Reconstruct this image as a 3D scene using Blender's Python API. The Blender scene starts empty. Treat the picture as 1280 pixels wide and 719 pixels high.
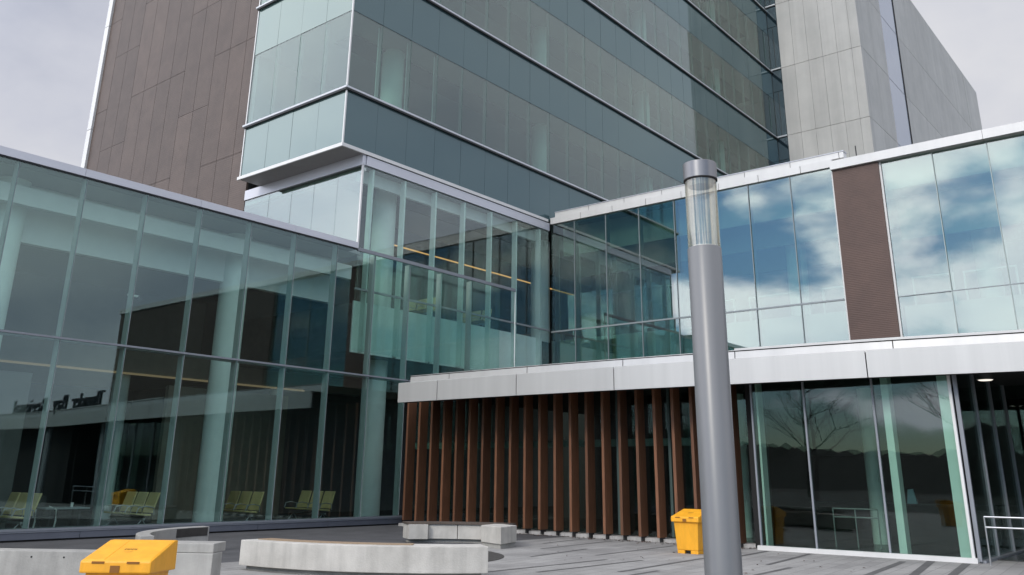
import bpy, bmesh, math, random
from mathutils import Vector, Matrix
random.seed(11)
R = math.radians
S = bpy.context.scene
COL = S.collection

# ------------------------------------------------------------------ helpers
class MB:
    """collects faces (with a material slot each) and links them as ONE mesh object"""
    def __init__(s): s.v = []; s.f = []; s.m = []; s.sm = []
    def quad(s, pts, mi=0, smooth=False):
        n = len(s.v); s.v += [tuple(p) for p in pts]; s.f.append(tuple(range(n, n + len(pts)))); s.m.append(mi); s.sm.append(smooth)
    def box(s, x0, x1, y0, y1, z0, z1, mi=0):
        n = len(s.v)
        s.v += [(x0,y0,z0),(x1,y0,z0),(x1,y1,z0),(x0,y1,z0),(x0,y0,z1),(x1,y0,z1),(x1,y1,z1),(x0,y1,z1)]
        for q in ((0,3,2,1),(4,5,6,7),(0,1,5,4),(1,2,6,5),(2,3,7,6),(3,0,4,7)):
            s.f.append(tuple(n+i for i in q)); s.m.append(mi); s.sm.append(False)
        return s
    def obox(s, c, ax, ay, hx, hy, z0, z1, mi=0):
        """box with horizontal axes ax, ay (unit 2-vectors) about c"""
        n = len(s.v)
        for z in (z0, z1):
            for a, b in ((-1,-1),(1,-1),(1,1),(-1,1)):
                s.v.append((c[0]+a*hx*ax[0]+b*hy*ay[0], c[1]+a*hx*ax[1]+b*hy*ay[1], z))
        for q in ((0,3,2,1),(4,5,6,7),(0,1,5,4),(1,2,6,5),(2,3,7,6),(3,0,4,7)):
            s.f.append(tuple(n+i for i in q)); s.m.append(mi); s.sm.append(False)
        return s
    def prism(s, outline, z0, z1, mi=0, smooth=False):
        n = len(s.v); k = len(outline)
        s.v += [(x,y,z0) for x,y in outline] + [(x,y,z1) for x,y in outline]
        s.f.append(tuple(n+k-1-i for i in range(k))); s.m.append(mi); s.sm.append(False)
        s.f.append(tuple(n+k+i for i in range(k))); s.m.append(mi); s.sm.append(False)
        for i in range(k):
            j = (i+1) % k
            s.f.append((n+i, n+j, n+k+j, n+k+i)); s.m.append(mi); s.sm.append(smooth)
        return s
    def strip(s, prof, path, mi=0):
        """profile (closed list of (offset, z)) swept along path [(x,y,nx,ny)], ends capped"""
        n = len(s.v); k = len(prof)
        for (x,y,nx,ny) in path:
            for (o,z) in prof: s.v.append((x+nx*o, y+ny*o, z))
        for i in range(len(path)-1):
            for j in range(k):
                j2 = (j+1) % k
                s.f.append((n+i*k+j, n+i*k+j2, n+(i+1)*k+j2, n+(i+1)*k+j)); s.m.append(mi); s.sm.append(False)
        s.f.append(tuple(n+j for j in range(k))[::-1]); s.m.append(mi); s.sm.append(False)
        e = n+(len(path)-1)*k
        s.f.append(tuple(e+j for j in range(k))); s.m.append(mi); s.sm.append(False)
        return s
    def lathe(s, c, prof, seg=32, mi=0, cap=True):
        n = len(s.v); k = len(prof)
        for (r,z) in prof:
            for i in range(seg):
                a = 2*math.pi*i/seg; s.v.append((c[0]+r*math.cos(a), c[1]+r*math.sin(a), z))
        for j in range(k-1):
            for i in range(seg):
                i2 = (i+1) % seg
                s.f.append((n+j*seg+i, n+j*seg+i2, n+(j+1)*seg+i2, n+(j+1)*seg+i)); s.m.append(mi); s.sm.append(True)
        if cap:
            s.f.append(tuple(n+i for i in range(seg))[::-1]); s.m.append(mi); s.sm.append(False)
            s.f.append(tuple(n+(k-1)*seg+i for i in range(seg))); s.m.append(mi); s.sm.append(False)
        return s
    def tube(s, pts, r, seg=10, mi=0, r1=None):
        pts = [Vector(p) for p in pts]; n = len(s.v); m = len(pts)
        for i, p in enumerate(pts):
            t = (pts[min(i+1,m-1)] - pts[max(i-1,0)]).normalized()
            a = t.cross(Vector((0,0,1)));  a = a.normalized() if a.length > 1e-3 else Vector((1,0,0))
            b = t.cross(a); rr = r if r1 is None else r + (r1-r)*i/(m-1)
            for j in range(seg):
                th = 2*math.pi*j/seg; s.v.append(tuple(p + rr*(math.cos(th)*a + math.sin(th)*b)))
        for i in range(m-1):
            for j in range(seg):
                j2 = (j+1) % seg
                s.f.append((n+i*seg+j, n+i*seg+j2, n+(i+1)*seg+j2, n+(i+1)*seg+j)); s.m.append(mi); s.sm.append(True)
        s.f.append(tuple(n+j for j in range(seg))); s.m.append(mi); s.sm.append(False)
        s.f.append(tuple(n+(m-1)*seg+j for j in range(seg))[::-1]); s.m.append(mi); s.sm.append(False)
        return s
    def build(s, name, mats, parent=None, bevel=0, recalc=True):
        me = bpy.data.meshes.new(name); me.from_pydata(s.v, [], s.f)
        if not isinstance(mats, (list, tuple)): mats = [mats]
        for m in mats: me.materials.append(m)
        me.polygons.foreach_set('material_index', s.m); me.polygons.foreach_set('use_smooth', s.sm)
        if recalc or bevel:
            bm = bmesh.new(); bm.from_mesh(me)
            bmesh.ops.recalc_face_normals(bm, faces=bm.faces)
            if bevel:
                bmesh.ops.remove_doubles(bm, verts=bm.verts, dist=1e-5)
                es = [e for e in bm.edges if len(e.link_faces) == 2 and e.calc_face_angle(0) > 0.5]
                bmesh.ops.bevel(bm, geom=es, offset=bevel, segments=2, affect='EDGES', profile=.6, clamp_overlap=True)
            bm.to_mesh(me); bm.free()
        if any(s.sm): me.set_sharp_from_angle(angle=R(38))
        o = bpy.data.objects.new(name, me); COL.objects.link(o)
        if parent:
            o.parent = parent
            o.matrix_parent_inverse = Matrix.Translation(parent.location).inverted() @ Matrix.Identity(4) if parent.type == 'EMPTY' and parent.get('world') else Matrix.Identity(4)
        return o

def tag(o, label=None, cat=None, group=None, kind=None):
    for k, v in (('label',label),('category',cat),('group',group),('kind',kind)):
        if v: o[k] = v
    return o
def thing(name, label, cat, loc=(0,0,0), group=None, world=True):
    """an Empty at the thing's base; world=True: its parts are given in world coordinates"""
    o = bpy.data.objects.new(name, None); COL.objects.link(o); o.location = loc
    o.empty_display_size = .3
    if world: o['world'] = 1
    return tag(o, label, cat, group)
def kids(o): return [c for c in bpy.data.objects if c.parent == o]
def dup(o, loc=None, rz=None, label=None, parent=None):
    c = o.copy(); COL.objects.link(c)
    if parent is not None: c.parent = parent
    for ch in kids(o): dup(ch, parent=c)
    if loc is not None: c.location = loc
    if rz is not None: c.rotation_euler = (0,0,rz)
    if label: c['label'] = label
    return c

# ------------------------------------------------------------------ materials
def newmat(name):
    m = bpy.data.materials.new(name); m.use_nodes = True; nt = m.node_tree; nt.nodes.clear()
    out = nt.nodes.new('ShaderNodeOutputMaterial')
    return m, nt, out
def N(nt, t, **kw):
    n = nt.nodes.new(t)
    for k, v in kw.items():
        if k == 'inp':
            for a, b in v.items(): n.inputs[a].default_value = b
        else: setattr(n, k, v)
    return n
def ramp(nt, stops):
    n = nt.nodes.new('ShaderNodeValToRGB'); cr = n.color_ramp
    while len(cr.elements) < len(stops): cr.elements.new(.5)
    for e, (p, c) in zip(cr.elements, stops):
        e.position = p; e.color = (*c, 1) if len(c) == 3 else c
    return n
def coords(nt, scale=(1,1,1)):
    tc = N(nt, 'ShaderNodeTexCoord'); mp = N(nt, 'ShaderNodeMapping'); mp.inputs['Scale'].default_value = scale
    nt.links.new(tc.outputs['Object'], mp.inputs['Vector']); return mp.outputs['Vector']
def simple(name, col, rough=.5, metal=0, var=0, vscale=(3,3,3), bump=0, bscale=60, island=0, spec=.5, dark=None):
    m, nt, out = newmat(name); L = nt.links.new
    p = N(nt, 'ShaderNodeBsdfPrincipled'); L(p.outputs[0], out.inputs[0])
    p.inputs['Roughness'].default_value = rough; p.inputs['Metallic'].default_value = metal
    p.inputs['Specular IOR Level'].default_value = spec
    p.inputs['Base Color'].default_value = (*col, 1)
    if var or island:
        src = None
        if var:
            nz = N(nt, 'ShaderNodeTexNoise', inp={'Scale':1.0,'Detail':6.0,'Roughness':.6}); L(coords(nt, vscale), nz.inputs['Vector'])
            mr = N(nt, 'ShaderNodeMapRange', inp={'From Min':.3,'From Max':.7,'To Min':1-var,'To Max':1+var}); L(nz.outputs['Fac'], mr.inputs['Value']); src = mr.outputs[0]
        if island:
            g = N(nt, 'ShaderNodeNewGeometry'); mr2 = N(nt, 'ShaderNodeMapRange', inp={'To Min':1-island,'To Max':1+island}); L(g.outputs['Random Per Island'], mr2.inputs['Value'])
            if src is None: src = mr2.outputs[0]
            else:
                mu = N(nt, 'ShaderNodeMath', operation='MULTIPLY'); L(src, mu.inputs[0]); L(mr2.outputs[0], mu.inputs[1]); src = mu.outputs[0]
        vm = N(nt, 'ShaderNodeVectorMath', operation='SCALE'); vm.inputs[0].default_value = col; L(src, vm.inputs['Scale']); L(vm.outputs[0], p.inputs['Base Color'])
    if bump:
        nb = N(nt, 'ShaderNodeTexNoise', inp={'Scale':bscale,'Detail':4.0}); L(coords(nt), nb.inputs['Vector'])
        b = N(nt, 'ShaderNodeBump', inp={'Strength':bump,'Distance':.01}); L(nb.outputs['Fac'], b.inputs['Height']); L(b.outputs[0], p.inputs['Normal'])
    return m
def fresnel(nt, r0, nrm=None):
    L = nt.links.new
    lw = N(nt, 'ShaderNodeLayerWeight', inp={'Blend':.5})
    if nrm: L(nrm, lw.inputs['Normal'])
    pw = N(nt, 'ShaderNodeMath', operation='POWER'); L(lw.outputs['Facing'], pw.inputs[0]); pw.inputs[1].default_value = 4.5
    mr = N(nt, 'ShaderNodeMapRange', inp={'To Min':r0,'To Max':.95}); L(pw.outputs[0], mr.inputs['Value'])
    return mr.outputs[0]
def wav(nt, strength, scale):
    L = nt.links.new
    nz = N(nt, 'ShaderNodeTexNoise', inp={'Scale':scale,'Detail':1.0,'Roughness':.4}); L(coords(nt), nz.inputs['Vector'])
    b = N(nt, 'ShaderNodeBump', inp={'Strength':strength,'Distance':.02}); L(nz.outputs['Fac'], b.inputs['Height'])
    return b.outputs[0]
def glass(name, r0, tint, rtint=(1,1,1), wave=.05, wscale=.7, rough=0.0):
    m, nt, out = newmat(name); L = nt.links.new
    t = N(nt, 'ShaderNodeBsdfTransparent'); t.inputs[0].default_value = (*tint, 1)
    g = N(nt, 'ShaderNodeBsdfGlossy', inp={'Roughness':rough}); g.inputs[0].default_value = (*rtint, 1)
    if wave: L(wav(nt, wave, wscale), g.inputs['Normal'])
    mx = N(nt, 'ShaderNodeMixShader'); L(fresnel(nt, r0), mx.inputs[0]); L(t.outputs[0], mx.inputs[1]); L(g.outputs[0], mx.inputs[2])
    L(mx.outputs[0], out.inputs[0]); return m
def backpainted(name, col, r0, rtint=(1,1,1), wave=.05, var=.04):
    m, nt, out = newmat(name); L = nt.links.new
    d = N(nt, 'ShaderNodeBsdfDiffuse')
    g2 = N(nt, 'ShaderNodeNewGeometry'); mr2 = N(nt, 'ShaderNodeMapRange', inp={'To Min':1-var,'To Max':1+var}); L(g2.outputs['Random Per Island'], mr2.inputs['Value'])
    vm = N(nt, 'ShaderNodeVectorMath', operation='SCALE'); vm.inputs[0].default_value = col; L(mr2.outputs[0], vm.inputs['Scale']); L(vm.outputs[0], d.inputs[0])
    g = N(nt, 'ShaderNodeBsdfGlossy', inp={'Roughness':.0}); g.inputs[0].default_value = (*rtint, 1)
    if wave: L(wav(nt, wave, .7), g.inputs['Normal'])
    mx = N(nt, 'ShaderNodeMixShader'); L(fresnel(nt, r0), mx.inputs[0]); L(d.outputs[0], mx.inputs[1]); L(g.outputs[0], mx.inputs[2])
    L(mx.outputs[0], out.inputs[0]); return m
def emis(name, col, st):
    m, nt, out = newmat(name); e = N(nt, 'ShaderNodeEmission', inp={'Strength':st}); e.inputs[0].default_value = (*col, 1)
    nt.links.new(e.outputs[0], out.inputs[0]); return m

def concrete(name, c0, c1, streak=.25, scale=1.0, streakscale=(1.6,1.6,.12), island=.05, pits=.3):
    """cast concrete: cloudy mottling, vertical run-off streaks, small pits"""
    m, nt, out = newmat(name); L = nt.links.new
    p = N(nt, 'ShaderNodeBsdfPrincipled', inp={'Roughness':.85}); L(p.outputs[0], out.inputs[0])
    n1 = N(nt, 'ShaderNodeTexNoise', inp={'Scale':.9*scale,'Detail':8.0,'Roughness':.65}); L(coords(nt), n1.inputs['Vector'])
    r1 = ramp(nt, [(.3,c0),(.7,c1)]); L(n1.outputs['Fac'], r1.inputs[0])
    n2 = N(nt, 'ShaderNodeTexNoise', inp={'Scale':2.2*scale,'Detail':5.0,'Roughness':.6}); L(coords(nt, streakscale), n2.inputs['Vector'])
    r2 = N(nt, 'ShaderNodeMapRange', inp={'From Min':.45,'From Max':.75,'To Min':1,'To Max':1-streak}); L(n2.outputs['Fac'], r2.inputs['Value'])
    g = N(nt, 'ShaderNodeNewGeometry'); r3 = N(nt, 'ShaderNodeMapRange', inp={'To Min':1-island,'To Max':1+island}); L(g.outputs['Random Per Island'], r3.inputs['Value'])
    mu = N(nt, 'ShaderNodeMath', operation='MULTIPLY'); L(r2.outputs[0], mu.inputs[0]); L(r3.outputs[0], mu.inputs[1])
    vm = N(nt, 'ShaderNodeVectorMath', operation='SCALE'); L(r1.outputs[0], vm.inputs[0]); L(mu.outputs[0], vm.inputs['Scale']); L(vm.outputs[0], p.inputs['Base Color'])
    nb = N(nt, 'ShaderNodeTexNoise', inp={'Scale':40.0,'Detail':5.0}); L(coords(nt), nb.inputs['Vector'])
    b = N(nt, 'ShaderNodeBump', inp={'Strength':pits,'Distance':.01}); L(nb.outputs['Fac'], b.inputs['Height']); L(b.outputs[0], p.inputs['Normal'])
    return m

def wood(name, c0, c1, rough=.55):
    m, nt, out = newmat(name); L = nt.links.new
    p = N(nt, 'ShaderNodeBsdfPrincipled', inp={'Roughness':rough}); L(p.outputs[0], out.inputs[0])
    n1 = N(nt, 'ShaderNodeTexNoise', inp={'Scale':6.0,'Detail':6.0,'Roughness':.6,'Distortion':.4}); L(coords(nt, (6,6,.35)), n1.inputs['Vector'])
    r1 = ramp(nt, [(.3,c0),(.7,c1)]); L(n1.outputs['Fac'], r1.inputs[0])
    oi = N(nt, 'ShaderNodeObjectInfo'); mr = N(nt, 'ShaderNodeMapRange', inp={'To Min':.7,'To Max':1.3}); L(oi.outputs['Random'], mr.inputs['Value'])
    vm = N(nt, 'ShaderNodeVectorMath', operation='SCALE'); L(r1.outputs[0], vm.inputs[0]); L(mr.outputs[0], vm.inputs['Scale']); L(vm.outputs[0], p.inputs['Base Color'])
    return m

def ribbed(name, c0, c1, freq, axis_scale, island=.1):
    """brown cladding with fine ribs"""
    m, nt, out = newmat(name); L = nt.links.new
    p = N(nt, 'ShaderNodeBsdfPrincipled', inp={'Roughness':.6}); L(p.outputs[0], out.inputs[0])
    n1 = N(nt, 'ShaderNodeTexNoise', inp={'Scale':.8,'Detail':9.0,'Roughness':.7}); L(coords(nt), n1.inputs['Vector'])
    r1 = ramp(nt, [(.3,c0),(.7,c1)]); L(n1.outputs['Fac'], r1.inputs[0])
    g = N(nt, 'ShaderNodeNewGeometry'); r3 = N(nt, 'ShaderNodeMapRange', inp={'To Min':1-island,'To Max':1+island}); L(g.outputs['Random Per Island'], r3.inputs['Value'])
    vm = N(nt, 'ShaderNodeVectorMath', operation='SCALE'); L(r1.outputs[0], vm.inputs[0]); L(r3.outputs[0], vm.inputs['Scale']); L(vm.outputs[0], p.inputs['Base Color'])
    w = N(nt, 'ShaderNodeTexWave', wave_type='BANDS', bands_direction='Z', wave_profile='SIN', inp={'Scale':freq,'Distortion':.0}); L(coords(nt, axis_scale), w.inputs['Vector'])
    b = N(nt, 'ShaderNodeBump', inp={'Strength':.22,'Distance':.02}); L(w.outputs['Fac'], b.inputs['Height']); L(b.outputs[0], p.inputs['Normal'])
    return m

GT = (.78,.90,.86)
M = {}
M['glass_lobby'] = glass('lobby_glass', .068, (.86,.945,.92), (.80,.97,.96), .06, .5)
M['glass_tower'] = glass('tower_glass', .085, (.66,.78,.74), (.92,.97,.97), .06, .35)
M['glass_low']   = glass('clear_green_glass', .08, (.90,.965,.945), (.93,1,.98), .05, .6)
M['glass_wing']  = glass('wing_glass', .20, (.56,.68,.635), (.96,1,.955), .05, .45)
M['glass_door']  = glass('door_glass', .045, (.74,.84,.80), (.95,1,1), .045, .9)
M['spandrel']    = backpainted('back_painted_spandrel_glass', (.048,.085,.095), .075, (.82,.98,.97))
M['spandrel_lit'] = backpainted('sky_lit_spandrel_glass', (.085,.13,.125), .135, (.90,1,.95))  # same spandrel glass, brighter sky reflection on the bay painted into its colour
M['knee']     = simple('white_slab_edge_panel', (.82,.87,.84), .55, var=.04)
M['knee_dim'] = simple('grey_green_edge_panel', (.34,.40,.37), .55, var=.05)
M['white']    = simple('white_wall_paint', (.72,.73,.70), .6, var=.03)
M['fin']      = simple('pale_mullion_metal', (.32,.37,.355), .5)
M['fin_tower'] = simple('grey_green_mullion', (.15,.175,.165), .5)
M['fin_green'] = simple('dark_green_mullion', (.07,.11,.10), .5)
M['fin_dark'] = simple('grey_mullion_metal', (.24,.27,.28), .45)
M['column']   = simple('white_column_paint', (.66,.72,.68), .6, var=.04)
M['ceil']     = simple('grey_ceiling_board', (.22,.22,.215), .8, var=.03)
M['ceil_dark'] = simple('dark_grey_ceiling_board', (.12,.12,.118), .8, var=.03)
M['ceil_white'] = simple('white_soffit_board', (.62,.64,.62), .8, var=.03)
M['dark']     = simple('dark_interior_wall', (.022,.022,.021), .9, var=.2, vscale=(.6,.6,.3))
M['inner_grey'] = simple('grey_interior_wall', (.11,.11,.105), .9, var=.08)
M['inner_tan'] = simple('tan_interior_wall', (.20,.17,.13), .8, var=.1)
M['inner_floor'] = simple('dark_polished_floor', (.05,.05,.05), .25, var=.2)
M['coping']   = simple('silver_coping_metal', (.52,.53,.57), .38, .15, var=.05, vscale=(.3,.3,.3), island=.03)
M['white_metal'] = simple('white_aluminium', (.62,.615,.60), .4, var=.05, vscale=(2.5,2.5,.2), island=.03)
M['fascia']   = simple('pale_grey_aluminium', (.50,.49,.47), .30, .28, var=.06, vscale=(2.5,2.5,.12), island=.03)
M['ledge']    = simple('grey_ledge_metal', (.50,.52,.54), .4, .2)
M['ledge_dark'] = simple('dark_ledge_strip', (.03,.033,.036), .6)
M['plinth']   = simple('slate_plinth_panel', (.115,.125,.15), .5, var=.08, island=.05)
M['sill']     = simple('grey_sill_metal', (.22,.235,.26), .45, var=.06)
M['soffit']   = simple('grey_soffit_metal', (.24,.23,.225), .5, var=.05, island=.06)
M['brown']    = ribbed('brown_cladding_panel', (.060,.041,.032), (.094,.066,.052), 3.2, (1,1,1), .12)
M['brown_rib'] = ribbed('brown_ribbed_panel', (.066,.038,.03), (.096,.056,.043), 5.0, (1,1,1), .02)
M['joint']    = simple('black_joint', (.012,.012,.012), .9)
M['conc_wall'] = concrete('cast_concrete_wall', (.43,.43,.41), (.51,.505,.48), .14, .5, (1.4,1.4,.05), .05, .1)
M['conc_bench'] = concrete('weathered_bench_concrete', (.40,.385,.35), (.56,.54,.495), .24, 1.5, (1.2,1.2,.12), .02, .35)
M['conc_old'] = concrete('grey_wall_concrete', (.29,.285,.265), (.42,.41,.38), .24, 1.5, (1.2,1.2,.14), .02, .4)
M['curb']     = concrete('curb_concrete', (.32,.31,.30), (.46,.45,.43), .3, 2.5, (2,2,.5), .06, .3)
M['bench_wood'] = wood('weathered_bench_wood', (.16,.115,.075), (.27,.20,.13), .8)
M['cap_wood'] = wood('dark_bench_wood', (.05,.038,.03), (.10,.078,.062), .7)
M['fin_wood'] = wood('stained_timber', (.10,.043,.021), (.20,.088,.045), .5)
M['steel']    = simple('brushed_steel', (.62,.62,.62), .28, 1)
M['post']     = simple('grey_powder_coat', (.145,.149,.153), .34, .05, var=.04, vscale=(6,6,.7), bump=.05, bscale=200)
M['cap']      = simple('lamp_cap_metal', (.20,.20,.205), .32, .6)
M['black']    = simple('black_plastic', (.015,.015,.016), .5)
M['yellow']   = simple('yellow_moulded_plastic', (.80,.37,.02), .45, var=.10, vscale=(9,9,3), bump=.06, bscale=90)
M['notch'] = simple('shadowed_yellow_recess', (.22,.085,.006), .6)  # recess shade painted as a darker yellow
M['seat']     = simple('olive_seat_vinyl', (.58,.47,.22), .55, var=.05)
M['seat_frame'] = simple('grey_seat_frame', (.35,.36,.36), .35, .6)
M['warm']     = emis('warm_cove_light', (1,.55,.18), .75)
M['edge_glow'] = emis('lit_slab_edge', (1,.72,.42), .16)  # faint glow for the lit tan slab edge
M['lampwhite'] = emis('soffit_lamp', (1,.93,.8), 1.2)
M['letter']   = simple('dark_sign_letters', (.03,.035,.04), .5)
M['red']      = simple('red_shop_wall', (.35,.03,.03), .7, var=.1)
M['paleblue'] = simple('pale_blue_sheet', (.42,.62,.68), .6, var=.06)
M['soil']     = simple('dark_bed_soil', (.045,.042,.038), .95, var=.25, vscale=(5,5,5), bump=.5, bscale=50)
M['leaf']     = simple('dead_leaf', (.07,.035,.025), .8, island=.5)

def lens_mat():
    m, nt, out = newmat('clear_lamp_lens'); L = nt.links.new
    t = N(nt, 'ShaderNodeBsdfTransparent'); t.inputs[0].default_value = (.97,.965,.93,1)
    d = N(nt, 'ShaderNodeBsdfTranslucent'); d.inputs[0].default_value = (.88,.84,.72,1)
    g = N(nt, 'ShaderNodeBsdfGlossy', inp={'Roughness':.06}); g.inputs[0].default_value = (1,.97,.9,1)
    lw = N(nt, 'ShaderNodeLayerWeight', inp={'Blend':.5}); pw = N(nt, 'ShaderNodeMath', operation='POWER'); L(lw.outputs['Facing'], pw.inputs[0]); pw.inputs[1].default_value = 3.0
    mr = N(nt, 'ShaderNodeMapRange', inp={'To Min':.15,'To Max':.45}); L(pw.outputs[0], mr.inputs['Value'])
    m1 = N(nt, 'ShaderNodeMixShader'); L(mr.outputs[0], m1.inputs[0]); L(t.outputs[0], m1.inputs[1]); L(d.outputs[0], m1.inputs[2])
    m2 = N(nt, 'ShaderNodeMixShader'); L(fresnel(nt, .10), m2.inputs[0]); L(m1.outputs[0], m2.inputs[1]); L(g.outputs[0], m2.inputs[2])
    L(m2.outputs[0], out.inputs[0]); return m
M['lens'] = lens_mat()

def paving_mat():
    m, nt, out = newmat('plank_paving'); L = nt.links.new
    p = N(nt, 'ShaderNodeBsdfPrincipled', inp={'Roughness':.8}); L(p.outputs[0], out.inputs[0])
    tc = N(nt, 'ShaderNodeTexCoord'); mp = N(nt, 'ShaderNodeMapping'); mp.inputs['Rotation'].default_value = (0,0,R(-95)); L(tc.outputs['Object'], mp.inputs['Vector'])
    br = N(nt, 'ShaderNodeTexBrick', inp={'Scale':1.0,'Mortar Size':.006,'Mortar Smooth':.3,'Brick Width':1.1,'Row Height':.28,'Bias':-.2})
    br.inputs['Color1'].default_value = (.25,.245,.235,1); br.inputs['Color2'].default_value = (.315,.31,.295,1); br.inputs['Mortar'].default_value = (.13,.128,.125,1)
    L(mp.outputs[0], br.inputs['Vector'])
    n1 = N(nt, 'ShaderNodeTexNoise', inp={'Scale':.7,'Detail':8.0,'Roughness':.65}); L(tc.outputs['Object'], n1.inputs['Vector'])
    mr = N(nt, 'ShaderNodeMapRange', inp={'From Min':.3,'From Max':.7,'To Min':.78,'To Max':1.18}); L(n1.outputs['Fac'], mr.inputs['Value'])
    n2 = N(nt, 'ShaderNodeTexNoise', inp={'Scale':30.0,'Detail':4.0}); L(tc.outputs['Object'], n2.inputs['Vector'])
    mr2 = N(nt, 'ShaderNodeMapRange', inp={'From Min':.3,'From Max':.7,'To Min':.88,'To Max':1.12}); L(n2.outputs['Fac'], mr2.inputs['Value'])
    mu = N(nt, 'ShaderNodeMath', operation='MULTIPLY'); L(mr.outputs[0], mu.inputs[0]); L(mr2.outputs[0], mu.inputs[1])
    vm = N(nt, 'ShaderNodeVectorMath', operation='SCALE'); L(br.outputs['Color'], vm.inputs[0]); L(mu.outputs[0], vm.inputs['Scale']); L(vm.outputs[0], p.inputs['Base Color'])
    b = N(nt, 'ShaderNodeBump', inp={'Strength':.3,'Distance':.01}); L(n2.outputs['Fac'], b.inputs['Height']); L(b.outputs[0], p.inputs['Normal'])
    return m
M['paving'] = paving_mat()
M['paving_dark'] = simple('dark_paving_strip', (.095,.094,.092), .8, var=.2, vscale=(2,2,2))
M['surfacing'] = simple('dark_surfacing', (.075,.075,.078), .85, var=.25, vscale=(1.2,1.2,1.2), bump=.4, bscale=120)
M['ground'] = simple('far_ground', (.045,.048,.04), .9, var=.2, vscale=(.05,.05,.05))
M['hill'] = simple('wooded_hill', (.016,.019,.016), .95, var=.4, vscale=(.2,.2,.2))
M['bark'] = simple('dark_bark', (.05,.042,.036), .9, var=.3, vscale=(8,8,2))

# ------------------------------------------------------------------ the setting
g = MB(); g.quad([(-600,-600,-.008),(600,-600,-.008),(600,600,-.008),(-600,600,-.008)])
tag(g.build('ground', M['ground'], recalc=False), 'grey open ground around the buildings', 'ground', kind='structure')
pv = MB(); pv.quad([(-15.3,-8,0),(24,-8,0),(24,22.6,0),(-15.3,22.6,0)])
for (x0,y0,x1,y1,w) in ((-12.1,15.6,-12.45,18.2,.08),(-10.75,12.6,-10.6,16.2,.09),(-10.1,13.2,-10.0,16.6,.09),(-9.1,14.3,-9.35,18.4,.10),(-11.32,16.9,-11.5,20.6,.08),
        (-7.75,17.6,-8.15,20.9,.10),(-5.62,16.8,-6.0,20.4,.14),(-5.0,17.4,-5.6,21.0,.16),(-4.5,18.0,-4.9,20.9,.16),(-13.2,17.4,-13.5,20.9,.07),(-8.6,12.2,-8.7,15.0,.09),(-7.0,13.8,-7.2,17.4,.1),(-14.2,18.8,-14.5,21.1,.07),(-9.0,18.9,-9.15,20.8,.12)):
    pv.quad([(x0-w/2,y0,.004),(x0+w/2,y0,.004),(x1+w/2,y1,.004),(x1-w/2,y1,.004)], 1)
tag(pv.build('plaza_paving', [M['paving'], M['paving_dark']], recalc=False), 'pale grey plank paving with dark inlaid strips before the slatted wall', 'paving', kind='structure')
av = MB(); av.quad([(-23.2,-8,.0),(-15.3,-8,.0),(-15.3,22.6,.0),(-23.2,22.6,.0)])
tag(av.build('surfacing_path', M['surfacing'], recalc=False), 'dark asphalt strip along the glazed lobby', 'path', kind='structure')  # ground coloured darker in a strip along the lobby
cb = MB(); cb.prism([(-14.3+2.35*math.cos(a*math.pi/24), 13.7+2.35*math.sin(a*math.pi/24)) for a in range(48)], -.004, .009)
tag(cb.build('round_bed', M['soil']), 'dark round bed of bare soil set in the paving', 'ground', kind='structure')
# distant wooded ridge south of the plaza (mirrored in the glass)
hl = MB(); prev = None
for i in range(0, 441):
    x = -220 + i; h = 7.4 + 2.0*math.sin(x*.055+.6) + random.uniform(-.55,.55); y = -95 + 8*math.sin(x*.04)
    cur = ((x,y+26,-.5),(x,y+6,h*.75),(x,y,h),(x,y-30,-.5))
    if prev:
        for a in range(3): hl.quad([prev[a],cur[a],cur[a+1],prev[a+1]], 0, True)
    prev = cur
tag(hl.build('hills', M['hill'], recalc=False), 'low dark wooded ridge beyond the plaza', 'hill', kind='structure')

# ------------------------------------------------------------------ lobby building (left glazed wing)
XL = -22.8
lb = thing('lobby_building', 'low glazed lobby wing with tall clear panes, slate plinth and silver coping', 'building', (XL, 8, 0))
def pane_x(x, y0, y1, z0, z1, t=.024, tilt=.004, mi=0, b=None):
    """a pane facing +X with a hair of tilt"""
    m = b or MB(); a = [random.uniform(-tilt, tilt) for _ in range(4)]; n = len(m.v)
    m.v += [(x-t,y0,z0),(x+a[0],y0,z0),(x+a[1],y1,z0),(x-t,y1,z0),(x-t,y0,z1),(x+a[2],y0,z1),(x+a[1]+a[2]-a[0],y1,z1),(x-t,y1,z1)]
    for q in ((0,3,2,1),(4,5,6,7),(0,1,5,4),(1,2,6,5),(2,3,7,6),(3,0,4,7)):
        m.f.append(tuple(n+i for i in q)); m.m.append(mi); m.sm.append(False)
    return m
def pane_y(y, x0, x1, z0, z1, t=.024, tilt=.004, mi=0, b=None):
    m = b or MB(); a = [random.uniform(-tilt, tilt) for _ in range(4)]; n = len(m.v)
    m.v += [(x0,y+a[0],z0),(x1,y+a[1],z0),(x1,y+t,z0),(x0,y+t,z0),(x0,y+a[2],z1),(x1,y+a[1]+a[2]-a[0],z1),(x1,y+t,z1),(x0,y+t,z1)]
    for q in ((0,3,2,1),(4,5,6,7),(0,1,5,4),(1,2,6,5),(2,3,7,6),(3,0,4,7)):
        m.f.append(tuple(n+i for i in q)); m.m.append(mi); m.sm.append(False)
    return m
YJ = [9.95 + 1.73*k for k in range(-8, 11)]           # joints of the lobby glass
YEND = 28.25
for i in range(len(YJ)-1):
    y0, y1 = YJ[i]+.006, YJ[i+1]-.006
    pane_x(XL, y0, min(y1, YEND), 4.83, 9.06).build('window', M['glass_lobby'], lb)
    if y0 < 21.5: pane_x(XL, y0, min(y1, 22.2), .29, 4.77).build('window', M['glass_lobby'], lb)
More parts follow.
